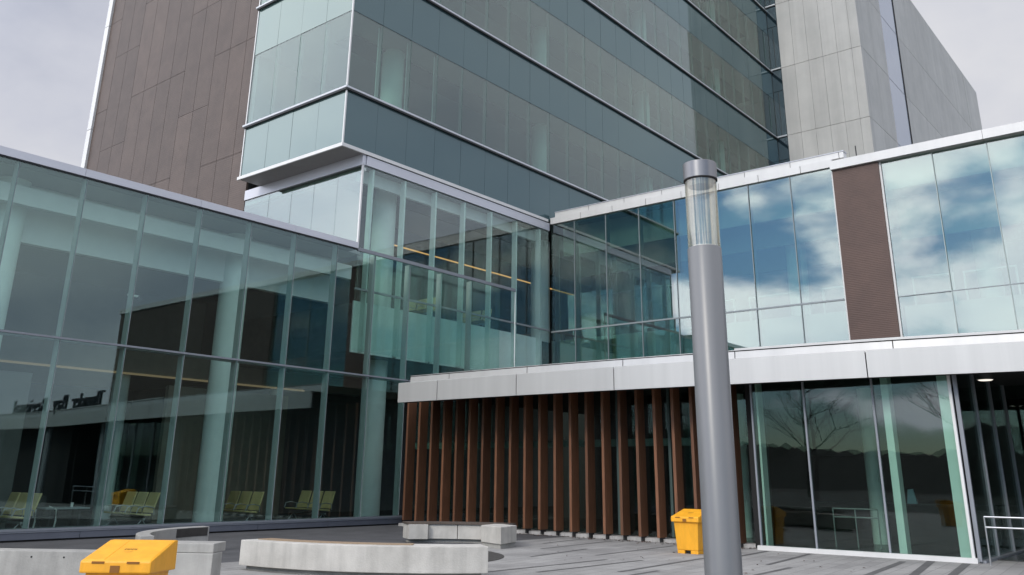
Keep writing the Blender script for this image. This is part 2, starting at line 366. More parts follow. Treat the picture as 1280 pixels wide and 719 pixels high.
for i, y in enumerate(YJ[:-1]):
    f = MB()
    top = 9.05 if y < 19.4 else 9.0
    f.box(XL-.27, XL-.035, y-.022, y+.022, .29, top)
    f.box(XL-.035, XL+.012, y-.005, y+.005, .29, top, 1)
    if y > 22.3: f = MB().box(XL-.30, XL-.035, y-.02, y+.02, 5.0, top)
    f.build('mullion', [M['fin'], M['fin_dark']], lb)
MB().box(XL-.05, XL+.02, -4, 22.2, 4.775, 4.825).build('transom', M['sill'], lb)
MB().box(XL-.30, XL-.06, -4, 22.2, 4.74, 4.80).build('transom', M['fin_dark'], lb)
MB().box(XL-.05, XL+.02, 22.25, YEND, 4.77, 4.82).build('transom', M['sill'], lb)
b = MB()
y = -4
while y < 19.4:
    b.box(XL-.5, XL+.06, y+.004, min(y+3.46, 19.45)-.004, 9.09, 9.30); y += 3.46
b.build('coping', M['coping'], lb)
MB().box(XL-.48, XL+.035, -4, 19.45, 9.055, 9.09).build('coping', M['ledge_dark'], lb)
MB().box(XL-.05, XL+.03, 19.47, YEND, 9.02, 9.14).build('screen_rail', M['sill'], lb)
MB().box(XL-.03, XL+.005, YEND, YEND+.02, 4.82, 9.02).build('screen_edge', M['knee'], lb)
MB().box(-46.4, XL-.5, -4, 20.0, 9.06, 9.24).build('roof', M['ceil'], lb)
MB().box(XL-.35, XL+.055, -4, 22.2, .235, .285).box(XL-.3, XL+.045, -4, 22.2, .20, .235).build('sill', M['sill'], lb)
b = MB(); y = -4.4
while y < 22: b.box(XL-.2, XL+.03, y+.006, min(y+2.6,22.2)-.006, .045, .198); y += 2.6
b.build('plinth', M['plinth'], lb)
MB().box(XL-.25, XL+.0, -4, 22.2, -.02, .2).build('plinth', M['joint'], lb)
MB().box(-46, XL-.26, -4, 31, -.02, .03).build('floor', M['inner_floor'], lb)
MB().box(-46, -24.6, -4, 19.9, 8.35, 9.0).build('ceiling', M['ceil_dark'], lb)
MB().box(-23.75, -23.55, -4, 19.9, 8.18, 8.66).build('bulkhead', M['ceil_white'], lb)
MB().box(-24.6, -24.4, -4, 19.9, 7.40, 8.98).build('bulkhead', M['ceil_white'], lb)
MB().box(-46, -31.0, -4, 31, 5.02, 5.9).build('mezzanine', M['inner_tan'], lb)
MB().box(-31.0, -30.93, 0, 24, 4.95, 5.02).build('glow_strip', M['edge_glow'], lb)  # lit tan slab edge made to glow faintly, no lamp here
MB().box(-46, -33.0, -4, 31, 5.9, 9.0).build('inner_wall', M['inner_grey'], lb)
MB().box(-38.3, -38, -4, 31, .03, 5.02).build('inner_wall', M['dark'], lb)
MB().box(-46, XL-.5, -4.2, -4.0, .0, 9.06).build('end_wall', M['inner_grey'], lb)
MB().box(-27.6, -26.6, 7.0, 11.0, .03, 4.25).build('inner_wall', M['inner_grey'], lb)       # pale wall block inside
MB().box(-30.2, -30.0, 17.2, 22.5, .03, 4.6).build('inner_wall', M['inner_tan'], lb)
for y in (8.75, 15.8): MB().lathe((-24.45, y), [(.43,.03),(.43,9.0)], 36).build('column', M['column'], lb)
for y in (-1.5,): MB().lathe((-24.5, y), [(.43,.03),(.43,9.0)], 24).build('column', M['column'], lb)
for y in (9.3, 16.2, 23.0): MB().lathe((-31.6, y), [(.3,.03),(.3,5.0)], 20).build('column', M['column'], lb)

# ------------------------------------------------------------------ tower
XT, YT, YL2, YC = -23.5, 19.02, 20.06, 60.91
tw = thing('glass_tower', 'tall glass office block with banded facade cantilevered over the lobby', 'building', (XT-4, 24, 0))
ledges = [15.3, 20.85, 26.43, 32.0, 37.35]
vis_h = 3.25; TOP = 44.4
MODY = 1.58
def win_range(k):   # module indices that show, per storey
    return [(0,12),(2,21),(8,27),(15,27),(23,27)][k]
def modules(k):
    a, b2 = win_range(k); ys = [YT+MODY*i for i in range(0,27)] + [YC]
    out = []
    if a > 0: out.append((YT, ys[a]))
    for i in range(a, b2): out.append((ys[i], ys[i+1] if i < 26 else YC))
    if ys[min(b2,27)] < YC - .1: out.append((ys[b2], YC))
    return out
XB0 = -29.8; BX = [XB0 + (XT-XB0)/4*i for i in range(5)]
# lowest spandrel band
for i in range(0, 12):
    y0, y1 = YT+MODY*i, YT+MODY*(i+1)
    pane_x(XT, y0+.006, y1-.006, 13.05, 15.2).build('spandrel_panel', M['spandrel'], tw)
pane_x(XT, YT+MODY*12+.006, YC, 13.05, 15.2).build('spandrel_panel', M['spandrel'], tw)
for i in range(4): pane_y(YT, BX[i]+.006, BX[i+1]-.006, 13.05, 15.2).build('spandrel_panel', M['spandrel_lit'], tw)
for k, z in enumerate(ledges):
    zv = z + vis_h; zn = ledges[k+1] if k+1 < len(ledges) else TOP
    for (y0, y1) in modules(k):
        pane_x(XT, y0+.006, y1-.006, z+.03, zv-.01).build('window', M['glass_tower'], tw)
        pane_x(XT, y0+.006, y1-.006, zv+.01, zn-.1).build('spandrel_panel', M['spandrel'], tw)
    if k < 2:
        for i in range(4):
            pane_y(YT, BX[i]+.006, BX[i+1]-.006, z+.03, zv-.01).build('window', M['glass_tower'], tw)
            pane_y(YT, BX[i]+.006, BX[i+1]-.006, zv+.01, zn-.1).build('spandrel_panel', M['spandrel_lit'], tw)
    else:
        pane_y(YT, XB0+.006, XT-.006, z+.03, zv-.01).build('window', M['glass_tower'], tw)
        pane_y(YT, XB0+.006, XT-.006, zv+.01, zn-.1).build('spandrel_panel', M['spandrel_lit'], tw)
    # ledge round both faces (metal nose over a dark strip)
    e = .13
    led = MB()
    led.box(XB0-.1, XT+e, YT-e, YT+.0-.03, z-.055, z+.02); led.box(XT+.03, XT+e, YT-.03, YC-.02, z-.055, z+.02)
    led.build('ledge', M['ledge'], tw)
    led = MB()
    led.box(XB0-.05, XT+e-.02, YT-e+.02, YT-.03, z-.12, z-.056); led.box(XT+.03, XT+e-.02, YT-.03, YC-.02, z-.12, z-.056)
    led.build('ledge', M['ledge_dark'], tw)
    # slab and ceiling void behind the spandrel, core and columns behind the glass
    MB().box(-29.7, XT-.12, YT+.12, YC-.1, zv+.05, zn-.12).build('floor_slab', M['ceil'], tw)
    MB().box(-26.2, -25.0, YT+1.4, YC-1, zv-.02, zv+.05).build('ceiling_slot', M['joint'], tw)
    mm = MB(); yy = YT+MODY
    while yy < YC-.3:
        mm.box(XT-.17, XT-.03, yy-.03, yy+.03, z+.03, zv); yy += MODY
    for x in BX[1:4]: mm.box(x-.03, x+.03, YT+.03, YT+.17, z+.03, zv)
    mm.build('mullion', M['fin_tower'], tw)
mm = MB()  # pale strips paint the brighter look of the mullions nearest the corner
for yy in (YT+MODY, YT+MODY*2, YT+MODY*3): mm.box(XT-.20, XT-.175, yy-.05, yy+.05, 15.33, 18.5)
mm.build('mullion', M['column'], tw)
MB().box(-29.7, XT-.12, YT+.12, YC-.1, 13.05, 15.18).build('floor_slab', M['ceil'], tw)
for y in (22.6, 32.9, 43.2, 53.5): MB().lathe((-25.0, y), [(.46,15.2),(.46,TOP-.3)], 32).build('column', M['column'], tw)
MB().box(XT-.02, XT+.035, YT-.035, YT+.02, 13.0, TOP).build('corner_trim', M['white_metal'], tw)
MB().box(XB0-.06, XB0-.0, YT-.03, YT+.25, 13.0, TOP).box(XB0-.06, XB0-.005, YT+.25, YL2+.02, 13.0, TOP, 1).build('corner_trim', [M['white_metal'], M['fin_dark']], tw)
# bottom edge and soffit of the cantilever
MB().box(XB0-.1, XT+.10, YT-.10, YT-.03, 12.93, 13.06).box(XT+.03, XT+.10, YT-.03, 31.4, 12.93, 13.06).build('bottom_edge', M['white_metal'], tw)
so = MB()
x = XB0-.05
while x < XT: so.box(x+.004, min(x+1.58, XT+.02)-.004, YT-.02, YL2+.1, 12.955, 13.0); x += 1.58
so.build('soffit', M['soffit'], tw)
MB().box(-46, -31.6, YL2+.3, YC, 0, TOP-.3).build('core', M['inner_grey'], tw)
MB().box(-31.6, -26.5, 40.0, 40.3, 15, TOP-.3).build('core', M['inner_grey'], tw)
MB().box(-30.6, -30.5, YL2+.3, YC, 15.2, TOP-.4).build('core', M['inner_grey'], tw)
MB().box(-46.9, XT-.05, YT+.05, YC-.02, TOP-.3, TOP+.1).build('roof', M['ceil'], tw)
# lower storey under the cantilever
lowy = [YL2 + .02 + k for k in (0,.55)] + [22.3 + 1.73*k for k in range(0, 6)]
lowy = [y for y in lowy if y < 31.4] + [31.55]
for i in range(len(lowy)-1):
    pane_x(XT, lowy[i]+.006, lowy[i+1]-.006, 7.9, 12.52, b=None).build('window', M['glass_low'], tw)
    pane_x(XT, lowy[i]+.006, lowy[i+1]-.006, 5.7, 7.85, b=None).build('window', M['glass_low'], tw)
mm = MB()
for y in lowy[1:-1]: mm.box(XT-.28, XT-.03, y-.035, y+.035, 5.7, 12.5)
mm.build('mullion', M['column'], tw)
MB().box(XT-.55, XT-.42, YL2+.2, 31.4, 12.02, 12.49).build('bulkhead', M['ceil_white'], tw)
MB().box(XT-.04, XT+.03, YL2, 31.6, 7.84, 7.91).build('transom', M['fin_dark'], tw)
lx = [-30.9, -29.2, -27.7, -26.3, -24.9, XT]
for i in range(5):
    pane_y(YL2, lx[i]+.006, lx[i+1]-.006, 9.2, 12.5).build('window', M['glass_wing'], tw)
MB().box(-30.9, XT, YL2+.05, YL2+.16, 12.32, 12.44).build('head_rail', M['white_metal'], tw)
MB().box(XT-.05, XT+.02, YL2-.03, YL2+.03, 9.2, 12.55).build('corner_trim', M['white_metal'], tw)
MB().box(-30.9, XT+.02, YL2-.05, YL2+.1, 12.53, 12.95).box(XT-.02, XT+.06, YL2+.12, 31.55, 12.53, 12.90).build('beam', M['coping'], tw)
MB().box(XT-.03, XT+.05, YL2+.12, 31.5, 12.90, 12.93).build('beam', M['joint'], tw)
MB().box(-31.5, XT-.1, YL2+.2, 31.5, 12.5, 12.9).build('ceiling', M['ceil'], tw)
MB().box(-31.5, -25.3, YL2+.2, 44, 12.2, 12.48).build('ceiling', M['ceil_dark'], tw)
MB().box(-25.3, -25.15, YL2+.2, 31.3, 12.1, 12.48).build('ceiling_slot', M['joint'], tw)
MB().box(-31.5, XT-.35, YL2+.2, 40, 5.68, 7.42).build('floor_slab', M['inner_floor'], tw)
for y0, y1 in [(22.42,24.2)] + [(24.1+1.73*k, 24.1+1.73*(k+1)) for k in range(1,5)] + [(20.25,22.4),(24.25,25.8)]:
    MB().box(XT-.32, XT-.26, y0+.03, min(y1,31.4)-.03, 5.68, 7.5).build('knee_panel', M['knee'], tw)
MB().box(-31.9, -31.5, YL2+.2, 44, 7.4, 12.3).build('inner_wall', M['dark'], tw)
MB().box(-28.2, -28.05, 24, 42, 10.6, 12.2).build('inner_wall', M['dark'], tw)
MB().box(-28.05, -27.97, 25.5, 40, 11.38, 11.42).build('glow_strip', M['warm'], tw)
MB().box(-28.05, -28.0, 24, 41, 7.4, 10.6).build('inner_wall', M['dark'], tw)
MB().lathe((-25.0, 22.6), [(.46,.03),(.46,12.5)], 32).build('column', M['column'], tw)
MB().lathe((-25.0, 32.9), [(.46,7.4),(.46,12.5)], 32).build('column', M['column'], tw)
# brown clad stair wall: a mesh of staggered panels over a dark backing
bw = MB(); x = -46.4; i = 0
while x < -30.95:
    w = 1.29; x1 = min(x+w, -30.93); z = 9.3; first = True
    off = [0.2, 3.1, 5.6][i % 3] if i % 2 else [5.6, 0.2, 3.1][i % 3]
    zs = [9.3, 9.3+off] if off > .5 else [9.3]
    while zs[-1] < TOP: zs.append(zs[-1]+5.6)
    zs[-1] = TOP
    for a, c in zip(zs[:-1], zs[1:]): bw.box(x+.011, x1-.011, YL2, YL2+.08, a+.009, c-.009)
    x = x1; i += 1
bw.build('brown_wall', M['brown'], tw)
MB().box(-46.4, -30.92, YL2+.08, YL2+.28, 0, TOP).build('brown_wall', M['joint'], tw)
for z0, z1 in ((9.3,19.6),(19.63,26.0),(26.03,TOP)): MB().box(-46.85, -46.4, YL2-.12, YL2+.3, z0, z1).build('edge_trim', M['white_metal'], tw)

# ------------------------------------------------------------------ concrete block
XC = -16.58
cbd = thing('concrete_building', 'bare concrete block with tall strip window behind the glass tower', 'building', (XC-3, 80, 0))
bands = [4.0, 9.7, 15.3, 20.85, 26.5, 32.15, 37.75, TOP]
cw = MB()
fx = [-22.68, -21.6, -20.5, -19.4, -18.3, -17.25, XC]
for a, c in zip(bands[:-1], bands[1:]):
    for x0, x1 in zip(fx[:-1], fx[1:]):
        cw.box(x0+.008, x1-.008 if x1 != XC else XC, YC, YC+.35, a+.015, c-.015)
cw.build('concrete_wall', M['conc_wall'], cbd)
ry = [YC+.0, 64.2, 67.6]; ry2 = [72.2, 76, 80, 84, 88, 92, 95.5, 98.5]; ry3 = [98.6, 105]
for seq in (ry, ry2, ry3):
    cw = MB()
    for a, c in zip(bands[:-1], bands[1:]):
        for y0, y1 in zip(seq[:-1], seq[1:]):
            cw.box(XC-.35, XC+.002, y0+(.36 if y0 == YC else .006), y1-.006, a+.015, c-.015)
    cw.build('concrete_wall', M['conc_wall'], cbd)
MB().box(-30, XC-.06, YC+.06, 105, 0, TOP-.05).build('concrete_core', M['inner_grey'], cbd)
MB().box(-30, XC-.02, YC+.3, 105, TOP-.05, TOP+.0).build('roof', M['conc_wall'], cbd)
M['strip'] = backpainted('strip_window_glass', (.24,.27,.31), .2, (.95,.97,1))
for k in range(len(bands)-1):
    pane_x(XC-.03, 67.65, 72.1, bands[k]+.03, bands[k+1]-.03).build('strip_window', M['strip'], cbd)
MB().box(XC-.03, XC+.03, 72.12, 72.2, 4, TOP).build('strip_frame', M['joint'], cbd)
M['corner_glass'] = backpainted('dark_corner_glass', (.012,.022,.028), .10, (.85,.95,1))
for k in range(1, len(bands)-1):
    pane_y(YC+.0, XT+.03, -23.12, bands[k]+.1, bands[k+1]-1.9).build('corner_window', M['corner_glass'], cbd)
    pane_y(YC+.0, -23.08, -22.70, bands[k]+.1, bands[k+1]-1.9).build('corner_window', M['corner_glass'], cbd)
    pane_y(YC+.0, XT+.03, -22.70, bands[k+1]-1.86, bands[k+1]-.06).build('corner_window', M['corner_glass'], cbd)
    MB().box(XT+.02, -22.69, YC-.14, YC-.03, bands[k+1]-.06, bands[k+1]+.04).build('ledge', M['ledge'], cbd)

# ------------------------------------------------------------------ upper wing (right, set back above the pavilion)
YR = 31.7
uw = thing('upper_wing', 'upper glazed wing with brown ribbed panel and white parapet above the entrance canopy', 'building', (-8, YR, 0))
xs = [XT+.05, -22.12, -20.41, -18.7, -16.98, -15.3, -13.62, -11.88, -10.17]
for i in range(len(xs)-1):
    pane_y(YR, xs[i]+.008, xs[i+1]-.008, 7.85, 12.82, tilt=.007).build('window', M['glass_wing'], uw)
    pane_y(YR, xs[i]+.008, xs[i+1]-.008, 4.7, 7.78, tilt=.007).build('window', M['glass_wing'], uw)
for x in xs[1:]:
    MB().box(x-.012, x+.012, YR-.04, YR+.0-.006, 4.7, 12.85).box(x-.03, x+.03, YR+.03, YR+.26, 4.7, 12.8, 1).build('mullion', [M['fin_dark'], M['fin']], uw)
MB().box(XT+.05, -10.2, YR-.035, YR+.06, 7.785, 7.845).build('transom', M['fin_dark'], uw)
YR2 = YR-.16
MB().box(-10.13, -8.47, YR-.30, YR+.2, 4.7, 12.63).build('brown_panel', M['brown_rib'], uw)
MB().box(-10.2, -10.132, YR-.22, YR+.0, 4.7, 12.62).box(-8.468, -8.40, YR-.22, YR+.0, 4.7, 12.62).build('panel_trim', M['white_metal'], uw)
xr = [-8.39, -6.67, -4.93, -3.2, -1.48]
for i in range(len(xr)-1):
    pane_y(YR2, xr[i]+.008, xr[i+1]-.008, 7.68, 12.62, tilt=.016).build('window', M['glass_wing'], uw)
    pane_y(YR2, xr[i]+.008, xr[i+1]-.008, 4.7, 7.65, tilt=.016).build('window', M['glass_wing'], uw)
for x in xr[1:]:
    MB().box(x-.012, x+.012, YR2-.035, YR2-.02, 4.7, 12.6).box(x-.03, x+.03, YR2+.04, YR2+.25, 4.7, 12.55, 1).build('mullion', [M['fin'], M['fin']], uw)
MB().box(-8.39, -1.5, YR2-.03, YR2+.05, 7.652, 7.677).build('transom', M['fin_dark'], uw)
# parapets: two tiers at the left, one deep band at the right
b = MB(); x = XT+.06; i = 0
while x < -10.2: b.box(x+.011, min(x+1.72, -10.17)-.011, YR-.10, YR+.3, 12.86, 13.16); x += 1.72
b.build('coping', M['white_metal'], uw)
b = MB(); x = XT+.30; w = 1.52
while x < -9.75: b.box(x+.011, min(x+1.9, -9.72)-.011, YR-.05, YR+.3, 13.163, 13.40); x += 1.9
b.build('coping', M['white_metal'], uw)
MB().box(XT+.07, -10.2, YR-.08, YR+.28, 12.88, 13.14).box(XT+.33, -9.76, YR-.03, YR+.28, 13.18, 13.39).build('coping', M['joint'], uw)
MB().box(XT+.3, -9.70, YR-.075, YR+.3, 13.40, 13.43).build('coping', M['coping'], uw)
b = MB(); x = -10.17
while x < 17: b.box(x+.006, min(x+5.2,17.1)-.006, YR-.42, YR+.3, 12.64, 12.97); x += 5.2
b.build('coping', M['white_metal'], uw)
tag(MB().tube([(-9.45,YR+.6,13.0),(-9.45,YR+.6,13.75)], .022, 8).tube([(-9.45,YR+.6,13.05),(-9.2,YR+.6,12.9)], .018, 8).build('roof_antenna', M['black'], None), 'thin dark rod standing behind the stepped end of the white parapet', 'antenna')
# clad end beyond the glass
bw = MB(); x = -1.45
while x < 17: bw.box(x+.01, min(x+1.5,17)-.01, YR-.3, YR+.0, 4.7, 12.63); x += 1.5
bw.build('brown_wall', M['brown'], uw)
MB().box(-1.45, 17, YR, YR+.3, 0, 12.6).build('brown_wall', M['joint'], uw)
MB().box(-23.1, 17, YR+.3, 48, 12.9, 13.1).build('roof', M['ceil'], uw)
MB().box(XT+.1, 17, YR+2.2, 48, 12.0, 12.9).build('ceiling', M['ceil'], uw)
MB().box(XT+.1, -1.5, YR+.9, YR+1.05, 11.5, 12.88).build('bulkhead', M['ceil_white'], uw)
MB().box(XT+.1, -1.5, YR+2.2, YR+2.35, 10.75, 12.3).build('bulkhead', M['ceil_white'], uw)
MB().box(XT+.1, 17, YR+.35, 48, 5.7, 7.40).build('floor_slab', M['inner_floor'], uw)
MB().box(XT+.3, -10.25, YR+.28, YR+.34, 5.7, 7.45).box(-8.35, -1.5, YR+.28, YR+.34, 5.7, 7.4).build('knee_panel', M['knee_dim'], uw)
MB().box(-23.1, 17, 44, 44.3, 7.4, 12.3).build('inner_wall', M['inner_grey'], uw)
MB().box(-20.2, -19.2, YR+5, YR+6, 7.4, 12.2).build('inner_wall', M['dark'], uw)
MB().box(XT+.1, -10, YR+3.2, YR+3.4, 10.0, 12.2).build('inner_wall', M['inner_grey'], uw)
for x in (-13.0, -6.0): MB().lathe((x, YR+2.9), [(.4,7.4),(.4,12.2)], 28).build('column', M['column'], uw)
MB().box(-8.36, -1.5, YR+.12, YR+.2, 11.62, 12.62).build('bulkhead', M['ceil_white'], uw)
MB().box(-8.36, -1.5, YR+1.1, YR+1.2, 9.95, 11.7).build('bulkhead', M['knee_dim'], uw)
gr = MB()
for x0, x1 in ((-16.6,-15.2),(-14.6,-12.1),(-11.6,-10.3),(-8.3,-6.9),(-6.6,-4.9),(-4.7,-1.6)):
    gr.box(x0, x1, YR+1.5, YR+1.55, 8.58, 8.64)
    for x in (x0+.04, x1-.04): gr.box(x-.03, x+.03, YR+1.5, YR+1.55, 7.4, 8.6)
gr.build('guard_rail', M['white_metal'], uw)

# ------------------------------------------------------------------ entrance pavilion
ep = thing('entrance_pavilion', 'single storey entrance pavilion with brown timber fins under a pale metal canopy', 'building', (-13, 21.4, 0))
FP = [(-20.65,19.69),(-18.9,19.66),(-15.8,19.66),(-12.6,19.78),(-9.45,20.0),(-6.25,20.27),(-3.1,20.75),(0.1,21.05),(3.3,21.15),(6.5,21.0),(9.7,20.7),(12.9,20.2)]
def path_of(pts, sub=6):
    """Catmull-Rom resample with outward (towards -Y) normals"""
    out = []
    P = [Vector(p) for p in pts]; P = [2*P[0]-P[1]] + P + [2*P[-1]-P[-2]]
    for i in range(1, len(P)-2):
        for s in range(sub + (1 if i == len(P)-3 else 0)):
            t = s/sub; a,b_,c,d = P[i-1],P[i],P[i+1],P[i+2]
            p = .5*((2*b_)+(c-a)*t+(2*a-5*b_+4*c-d)*t*t+(3*b_-a-3*c+d)*t**3)
            v = .5*((c-a)+2*(2*a-5*b_+4*c-d)*t+3*(3*b_-a-3*c+d)*t*t)
            n = Vector((v.y, -v.x)).normalized(); out.append((p.x,p.y,n.x,n.y))
    return out
full = path_of(FP)
def cut(i0, i1, gap=.013):
    seg = full[i0:i1+1]; seg = [list(q) for q in seg]
    tx, ty = -seg[0][3], seg[0][2]; seg[0][0] += gap*abs(tx)/1; seg[-1][0] -= gap
    return [tuple(q) for q in seg]
for i in range(len(FP)-1):
    MB().strip([(0,3.78),(-.05,3.78),(-.05,4.36),(-.02,4.385),(0,4.37)], cut(i*6, i*6+6)).build('fascia_panel', M['fascia'], ep)
def shifted(i0, i1, off): return [(x-nx*off, y-ny*off, nx, ny) for x,y,nx,ny in full[i0:i1+1]]
MB().strip([(-.04,3.80),(-.45,3.80),(-.45,4.30),(-.04,4.30)], full).build('canopy_beam', M['joint'], ep)
MB().strip([(-.02,4.34),(-.6,4.34),(-.6,4.355),(-.02,4.355)], full).build('canopy_flashing', M['fascia'], ep)
cuts = [0,6,12,18,24,31,37,43,49,55,66]
for a, c in zip(cuts[:-1], cuts[1:]):
    seg = cut(a, c, .012)
    MB().strip([(-.50,4.36),(-.56,4.36),(-.56,4.62),(-.52,4.62)], seg).build('coping', M['fascia'], ep)
MB().strip([(-.53,4.62),(-.60,4.62),(-.60,4.645),(-.53,4.645)], full).build('coping', M['joint'], ep)
MB().strip([(-.50,4.645),(-.62,4.645),(-.62,4.71),(-.50,4.70)], full[24:]).build('coping', M['fascia'], ep)
MB().strip([(-.52,4.645),(-.62,4.645),(-.62,4.66),(-.52,4.66)], full[:25]).build('coping', M['fascia'], ep)
# roof slab and dark soffit following the canopy line
MB().strip([(-.6,4.30),(-.6,4.60),(-11.4,4.62),(-11.4,4.30)], [(x,y,0,-1) for x,y,nx,ny in full]).build('roof', M['ceil'], ep)
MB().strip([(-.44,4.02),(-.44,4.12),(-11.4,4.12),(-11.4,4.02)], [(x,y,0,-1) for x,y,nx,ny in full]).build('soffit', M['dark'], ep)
# timber fins
for k in range(22):
    x = -21.84 + .5577*k; zb = .20 - .0048*k
    f = MB().box(x, x+.085, 21.30+.0, 21.67, zb, 4.02)
    fin = f.build('timber_fin', M['fin_wood'], ep, bevel=.006)
    MB().box(x+.015, x+.07, 21.40, 21.60, zb-.13, zb-.001).build('fin_shoe', M['black'], fin)
cbm = MB(); x = -22.2
while x < -9.7:
    cbm.box(x, min(x+1.1,-9.65)-.02, 21.50, 21.98, 0, .085 if len(cbm.v) % 16 else .092); x += 1.1
cbm.build('curb', M['curb'], ep)
# glass wall behind the fins
x = -22.3; k = 0
while x < -9.8:
    x1 = min(x+1.673, -9.75)
    pane_y(22.05, x+.02, x1-.02, .1, 4.0).build('window', M['glass_door'], ep)
    MB().box(x1-.05, x1+.03, 22.0, 22.28, .1, 4.02).build('mullion', M['fin_green'], ep)
    x = x1
MB().box(-22.3, -9.8, 22.1, 22.2, 2.45, 2.65).build('transom', M['fin_green'], ep)
# door glazing
YD = 21.15
dx = [-9.42, -8.08, -6.46, -4.80]
for i in range(3): pane_y(YD, dx[i]+.02, dx[i+1]-.02, .1, 4.0, tilt=.012).build('window', M['glass_door'], ep)
for x in dx[:3]: MB().box(x-.022, x+.022, YD-.03, YD+.03, .1, 4.02).build('mullion', M['sill'], ep)
for x, w in ((-9.36,.05),(-6.30,.16)): MB().box(x, x+w, YD+.12, YD+.42, .06, 4.02).build('inner_post', M['column'], ep)
MB().box(-5.06, -4.84, YD+.03, YD+.30, .06, 4.02).build('inner_post', M['column'], ep)
MB().box(-4.83, -4.77, YD-.05, YD+.02, .1, 4.02).build('corner_frame', M['white_metal'], ep)
MB().box(-9.5, -4.72, YD-.09, YD+.06, 0, .10).build('sill', M['white_metal'], ep)
MB().box(-9.74, -9.46, YD+.35, YD+.88, 0, 4.02).build('end_wall', M['joint'], ep)
# return glass into the recessed vestibule
vy = [YD+.06, 22.9, 24.6, 26.3]
for y0, y1 in zip(vy[:-1], vy[1:]):
    pane_x(-4.70, y0+.03, y1-.03, .06, 4.0).build('window', M['glass_door'], ep)
for y in vy: MB().box(-4.74, -4.66, y-.03, y+.03, .03, 4.02).build('mullion', M['sill'], ep)
MB().box(-4.72, -4.60, YD+.1, 26.3, 0, .055).build('sill', M['sill'], ep)
vx = [-4.7, -3.2, -1.7, -.2, 1.3, 2.8]
for x0, x1 in zip(vx[:-1], vx[1:]):
    pane_y(26.3, x0+.04, x1-.04, .06, 4.0).build('entrance_door', M['glass_door'], ep)
for x in vx[1:]: MB().box(x-.035, x+.035, 26.25, 26.35, .03, 4.02).build('mullion', M['fin_dark'], ep)
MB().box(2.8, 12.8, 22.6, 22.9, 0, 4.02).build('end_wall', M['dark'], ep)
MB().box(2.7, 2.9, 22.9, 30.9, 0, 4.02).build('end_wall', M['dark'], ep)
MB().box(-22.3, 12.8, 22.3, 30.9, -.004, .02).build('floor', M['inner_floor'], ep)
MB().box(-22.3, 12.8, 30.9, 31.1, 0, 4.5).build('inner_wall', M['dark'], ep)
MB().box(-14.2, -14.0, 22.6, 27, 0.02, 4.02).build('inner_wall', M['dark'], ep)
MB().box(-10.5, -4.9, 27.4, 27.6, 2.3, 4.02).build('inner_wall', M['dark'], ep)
for (x, y) in ((-7.9,25.2),(-11.6,25.0)): MB().lathe((x,y), [(.2,.02),(.2,4.02)], 24).build('column', M['column'], ep)
for x in (-2.3, 3.6, 9.5): MB().lathe((x,21.75), [(.16,0),(.16,4.02)], 24).build('canopy_post', M['fin_dark'], ep)
lt = MB().lathe((-4.28,22.2), [(.10,4.02),(.10,3.93),(.17,3.90),(.18,3.80),(.16,3.785)], 28).build('soffit_light', M['steel'], ep)
MB().lathe((-4.28,22.2), [(.155,3.783),(.12,3.768)], 24).build('diffuser', M['lampwhite'], lt)

# letters standing on the canopy edge, seen mirrored in the lobby glass
sg = thing('roof_sign', 'dark raised letters standing along the canopy edge, mirrored in the lobby glass', 'sign', (3, 21.3, 4.7))
xx = -2.25
for ch in 'Thunder  Bay  Regional':
    if ch == ' ': xx += .30; continue
    cu = bpy.data.curves.new('letter', 'FONT'); cu.body = ch; cu.size = 1.05; cu.extrude = .05; cu.materials.append(M['letter'])
    tmp = bpy.data.objects.new('letter_outline', cu); COL.objects.link(tmp); bpy.context.view_layer.update()
    me = bpy.data.meshes.new_from_object(tmp.evaluated_get(bpy.context.evaluated_depsgraph_get()))
    bpy.data.objects.remove(tmp); bpy.data.curves.remove(cu)
    t = bpy.data.objects.new('letter', me); COL.objects.link(t); t.parent = sg
    yy = 20.95 + .18*math.sin((xx+2)/11*math.pi)+.55
    t.location = (xx-3, yy-21.3, .0); t.rotation_euler = (R(90),0,0)
    xx += {'T':.58,'h':.54,'u':.54,'n':.54,'d':.54,'e':.52,'r':.36,'B':.64,'a':.52,'y':.5,'R':.64,'g':.54,'i':.25,'o':.54,'l':.25}[ch]
MB().strip([(-.78,4.66),(-.86,4.66),(-.86,4.72),(-.78,4.72)], full[36:]).build('sign_rail', M['letter'], sg)

# ------------------------------------------------------------------ plaza furniture
# lamp column
PX, PY, PR = -4.14, 8.37, .18
lp = thing('lamp_post', 'tall round grey lamp column with clear lens top standing before the pavilion', 'street lamp', (PX,PY,0))
MB().lathe((PX,PY), [(PR+.002,0),(PR+.002,.02),(PR,.03),(PR,3.95),(PR-.006,3.96)], 64).build('pole', M['post'], lp)
MB().lathe((PX,PY), [(.23,0),(.23,.025),(PR+.004,.03)], 48).build('base_plate', M['steel'], lp)
ln = MB(); ln.lathe((PX,PY), [(PR-.008,3.96),(PR-.008,4.72)], 64, cap=False); ln.lathe((PX,PY), [(PR-.016,4.72),(PR-.016,3.96)], 64, cap=False)
ln.build('lens', M['lens'], lp, recalc=False)
cp = MB().lathe((PX,PY), [(PR-.012,4.72),(PR-.005,4.725),(PR-.005,4.732),(PR+.004,4.735),(PR+.004,4.915),(PR-.003,4.922)], 64).build('cap', M['cap'], lp)
MB().lathe((PX,PY), [(.135,4.66),(.15,4.72)], 48).build('lamp_head', M['fin_dark'], cp)
MB().lathe((PX,PY), [(PR+.0045,4.72),(PR+.0045,4.734)], 64).build('gasket', M['joint'], cp)
MB().lathe((PX,PY), [(.150,3.96),(.145,3.975)], 48).build('reflector', M['steel'], lp)

